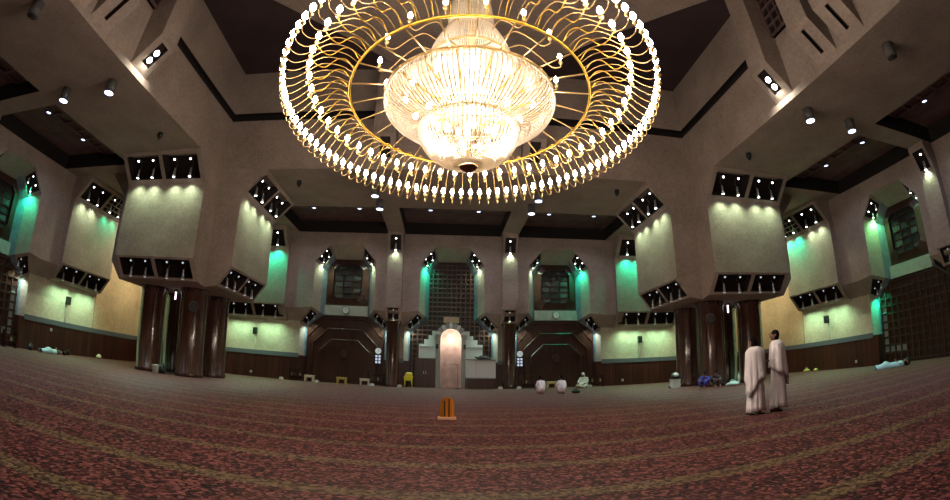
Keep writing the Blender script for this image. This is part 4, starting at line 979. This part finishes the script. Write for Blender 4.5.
o = empty('slipper', (10.72, 13.85, 0)); tag(o, 'dark slipper on carpet left of the white box', 'slipper')
b = MB(); b.lathe([(0, 0), (.10, 0), (.10, .03), (0, .035)], n=14, sx=.5, sy=1.4); b.build('sole', M['dark'], o)
b = MB(); b.tube(curve([(-.05, .05, .03), (0, .06, .09), (.05, .05, .03)], 8), .018, 6); b.build('strap', M['black'], o)
# orange arched stand on the carpet
c = empty('prayer_barrier', (-.38, 2.97, 0)); tag(c, 'small orange wooden arch-topped stand on pale base, alone on carpet', 'stand')
OR = wood_mat('orange_wood', (.55, .20, .02), .35); b = MB()
arc = [(.155*math.cos(PI*j/12), .36+.15*math.sin(PI*j/12)) for j in range(13)]
b.prism([(.165, .05)]+arc+[(-.165, .05)], -.03, .03, lambda p, q, t: (p, t, q)); pn = b.build('panel', OR, c)
b = MB(); b.box((-.055, -.032, .24), (.035, .012, .36)); b.box((.045, -.032, .26), (.035, .012, .42)); b.build('slot', M['screen'], pn)
b = MB(); b.box((0, 0, .025), (.42, .22, .05)); b.build('base', mat('pale_wood', (.72, .48, .30), .5), c)
# low tables, racks, chair and boxes along the far wall
def low_table(x, y, m, label):
    c = empty('low_table', (x, y, 0)); tag(c, label, 'table', 'low tables at the far wall')
    b = MB(); b.box((0, 0, .40), (.64, .40, .06)); b.box((0, -.19, .33), (.60, .02, .09)); b.build('tabletop', m, c)
    for sx in (-1, 1): b = MB(); b.box((sx*.25, 0, .185), (.10, .36, .37)); b.build('leg', m, c)
low_table(-8.92, R-.75, M['cream'], 'cream low table at niche, nearest the bucket pier')
low_table(-6.80, R-.75, mat('mustard_paint', (.42, .33, .08), .5), 'mustard low table in the middle of the niche')
low_table(-5.32, R-.75, M['cream'], 'cream low table at niche, nearest the time board')
low_table(6.35, R-.75, mat('straw_paint', (.55, .42, .20), .5), 'straw-coloured low table behind the kneeling men')
def rack(x, y, rz, label, books=True):
    c = empty('book_rack', (x, y, 0), rz); tag(c, label, 'rack', 'dark book racks')
    b = MB()
    for sx in (-1, 1): b = MB(); b.box((sx*.42, 0, .42), (.03, .3, .84)); b.build('side_panel', M['screen'], c)
    for k in range(4): b = MB(); b.box((0, 0, .06+k*.25), (.81, .29, .025)); b.build('shelf', M['latt'], c)
    return c
RK = [(-9.95, R-.35, 0, 'dark book rack at niche beside cream table, towards bucket pier'), (-4.62, R-.35, 0, 'dark book rack below the time board near the low tables'), (4.85, R-.75, 0, 'dark book rack below the time board near the kneeling men'), (9.35, R-.75, 0, 'dark book rack behind the person in white cap'), (-21.7, 8.6, PI/2, 'dark book rack against the side wall at photo edge')]
for x, y, rz, l in RK: rack(x, y, rz, l)
BK = [M['cream'], mat('green_cover', (.03, .10, .06), .5), mat('maroon_cover', (.14, .03, .03), .5)]
for i, (x, y, rz, l) in enumerate(RK):
    for q in range(4):
        b = MB(); b.box((0, 0, .0), (.05+.01*(q % 3), .2, .19)); o = b.build('book', BK[(q+i) % 3]); a = -.3+.19*q
        o.location = (x+a*math.cos(rz), y+a*math.sin(rz), .3275+.095+.0075-.005); o.rotation_euler = (0, 0, rz)
        tag(o, '%s book on %s' % (('first cream', 'first green', 'first maroon')[(q+i) % 3] if q < 3 else ('last cream', 'last green', 'last maroon')[(q+i) % 3], l.replace('dark book ', '').replace('beside cream table, ', '')), 'book', 'books on rack %d' % (i+1))
TB = [(-10.95, 'on floor at wainscot foot, towards bucket pier'), (-8.30, 'on floor right of the first cream table'), (-4.80, 'on floor in front of the book rack by low tables'), (-3.10, 'on floor beside the yellow chair'), (3.05, 'on floor beside the pulpit base'), (4.2, 'on floor left of the book rack by kneeling men'), (8.75, 'on floor behind the person in white cap')]
for x, l in TB:
    c = empty('tissue_box', (x, R-(1.2 if x not in (-10.95,) else .4), 0)); tag(c, 'small white tissue box %s' % l, 'tissue box', 'tissue boxes')
    b = MB(); b.box((0, 0, .07), (.26, .14, .14)); b.build('carton', M['white'], c)
    b = MB(); b.lathe([(.05, .14), (.03, .155), (.04, .17), (0, .16)], n=9, sx=1.2, sy=.5); b.build('tissue', M['white'], c)
c = empty('plastic_chair', (-2.58, R-1.0, 0)); tag(c, 'yellow plastic chair beside the dark cabinet and pilaster', 'chair')
b = MB(); b.box((0, 0, .45), (.48, .46, .04)); b.build('seat', M['yellow'], c)
b = MB(); rows = [[(.25*math.sin(a)*(1-.12*t), .22*math.cos(a)*.35+.16+.10*t, .46+.46*t-.05*t*abs(math.sin(a))**3) for a in [-1.4+2.8*j/14 for j in range(15)]] for t in (0, .25, .5, .75, 1)]
b.grid(rows); o = b.build('backrest', M['yellow'], c); o.modifiers.new('thickness', 'SOLIDIFY').thickness = .025
for sx in (-1, 1):
    for sy in (-1, 1): b = MB(); b.tube([(sx*.20, sy*.19, .44), (sx*.23, sy*.22, 0)], [.026, .02], 8); b.build('leg', M['yellow'], c)
    b = MB(); b.tube(curve([(sx*.22, .2, .70), (sx*.26, .0, .68), (sx*.25, -.18, .62), (sx*.23, -.2, .45)], 10), .02, 6); b.build('armrest', M['yellow'], c)
# speakers on the columns, sockets on the wainscot, small tube lamps between the columns
for s, who in ((-1, 'bucket'), (1, 'blue-person')):
    px, py = s*(PC-1.23), PC-1.23; d = Vector((CAM.x-px, CAM.y-py, 0)).normalized()
    c = empty('column_speaker', (px+d.x*.70, py+d.y*.70, 3.25), math.atan2(d.x, -d.y)); tag(c, 'dark round speaker on the front column of the %s pier' % who, 'speaker', 'column speakers')
    b = MB(); b.tube([(0, 0, 0), (0, -.14, 0)], [.25, .22], 20, smooth=False); b.build('cabinet', M['black'], c)
    b = MB(); b.tube([(0, -.141, 0), (0, -.16, 0)], [.18, .15], 20, smooth=False); b.build('cone', M['dark'], c)
    px, py = s*(PC+.1), PC-1.23+.3
    c = empty('tube_lamp', (px, py, 3.72)); tag(c, 'small lit tube lamp between the columns of the %s pier' % who, 'lamp', 'tube lamps under the piers')
    b = MB(); b.tube([(0, 0, -.10), (0, 0, .28)], .04, 8); b.build('tube', emis('tube_glow_%s' % who.replace('-', '_'), (1, .78, .9), 2.5), c)
    b = MB(); b.box((0, 0, .34), (.14, .14, .12)); b.build('holder', M['greycan'], c)
for pos, rz, l in (((-13.3, R-.065, .32), 0, 'small white wall socket on far wainscot, bucket-pier side'), ((11.45, R-.065, .34), 0, 'small white wall socket on far wainscot, blue-person side'), ((R-.065, 11.4, .34), -PI/2, 'small white wall socket on side wainscot near lattice doors'), ((-R+.065, 12.2, 1.25), PI/2, 'small white wall socket on side wainscot above the lying person')):
    c = empty('wall_socket', pos, rz); tag(c, l, 'socket', 'wall sockets')
    b = MB(); b.box((0, -.01, 0), (.15, .02, .15)); b.build('plate', M['white'], c)
    b = MB(); b.box((0, -.022, 0), (.07, .006, .07)); b.build('outlet', M['ledge'], c)

# ------------------------------------------------------------------ say which spotlight is which: counted along each row as seen from the middle of the room
from collections import defaultdict
rowsd = defaultdict(list)
for r, ctx, row, p in SPOTS: rowsd[(ctx, row)].append((math.atan2(p.x-CAM.x, p.y-CAM.y), r))
ORD = ['first', 'second', 'third', 'fourth']
for (ctx, row), L_ in rowsd.items():
    L_.sort(key=lambda t: t[0])
    for i, (_, r) in enumerate(L_):
        if len(L_) == 1: lab = 'silver spotlight in the %s recess of %s' % (row.replace(' row', ''), ctx)
        else: lab = 'silver spotlight, %s from left in %s, %s' % (ORD[i], row if 'row' in row else row+' recess', ctx)
        tag(r, lab, 'spotlight', 'spotlights, %s, %s' % (ctx, row))
# ------------------------------------------------------------------ camera
cd = bpy.data.cameras.new('camera'); cam = bpy.data.objects.new('camera', cd); COL.objects.link(cam)
def rotm(d):
    d = Vector(d)
    c, s = math.cos(ROLL), math.sin(ROLL); d = Vector((d.x*c-d.z*s, d.y, d.x*s+d.z*c))
    c, s = math.cos(PITCH), math.sin(PITCH); d = Vector((d.x, d.y*c-d.z*s, d.y*s+d.z*c))
    c, s = math.cos(YAW), math.sin(YAW); d = Vector((d.x*c-d.y*s, d.x*s+d.y*c, d.z))
    return d
rx, ry, rz = rotm((1,0,0)), rotm((0,1,0)), rotm((0,0,1))
m3 = Matrix((rx, rz, -ry)).transposed()
cam.matrix_world = Matrix.Translation(CAM) @ m3.to_4x4()
cd.type = 'PANO'; cd.sensor_width = 36; cd.sensor_height = 36*500/950; cd.sensor_fit = 'HORIZONTAL'
cd.clip_start = .05; cd.clip_end = 200
pc = cd
pc.panorama_type = 'FISHEYE_LENS_POLYNOMIAL'; pc.fisheye_fov = math.radians(180)
pc.fisheye_polynomial_k0 = 0; pc.fisheye_polynomial_k1 = -(950/36)/F_PX; pc.fisheye_polynomial_k2 = 0; pc.fisheye_polynomial_k3 = 0; pc.fisheye_polynomial_k4 = 0
scene.camera = cam
# ------------------------------------------------------------------ world and view
w = bpy.data.worlds.new('world'); scene.world = w; w.use_nodes = True
w.node_tree.nodes['Background'].inputs[0].default_value = (.5, .45, .5, 1); w.node_tree.nodes['Background'].inputs[1].default_value = .006
vs = scene.view_settings; vs.view_transform = 'Standard'; vs.look = 'None'; vs.gamma = 1; vs.use_curve_mapping = False; vs.exposure = 0.55
scene.cycles.use_denoising = True; scene.cycles.max_bounces = 6; scene.cycles.diffuse_bounces = 3; scene.cycles.sample_clamp_indirect = 4
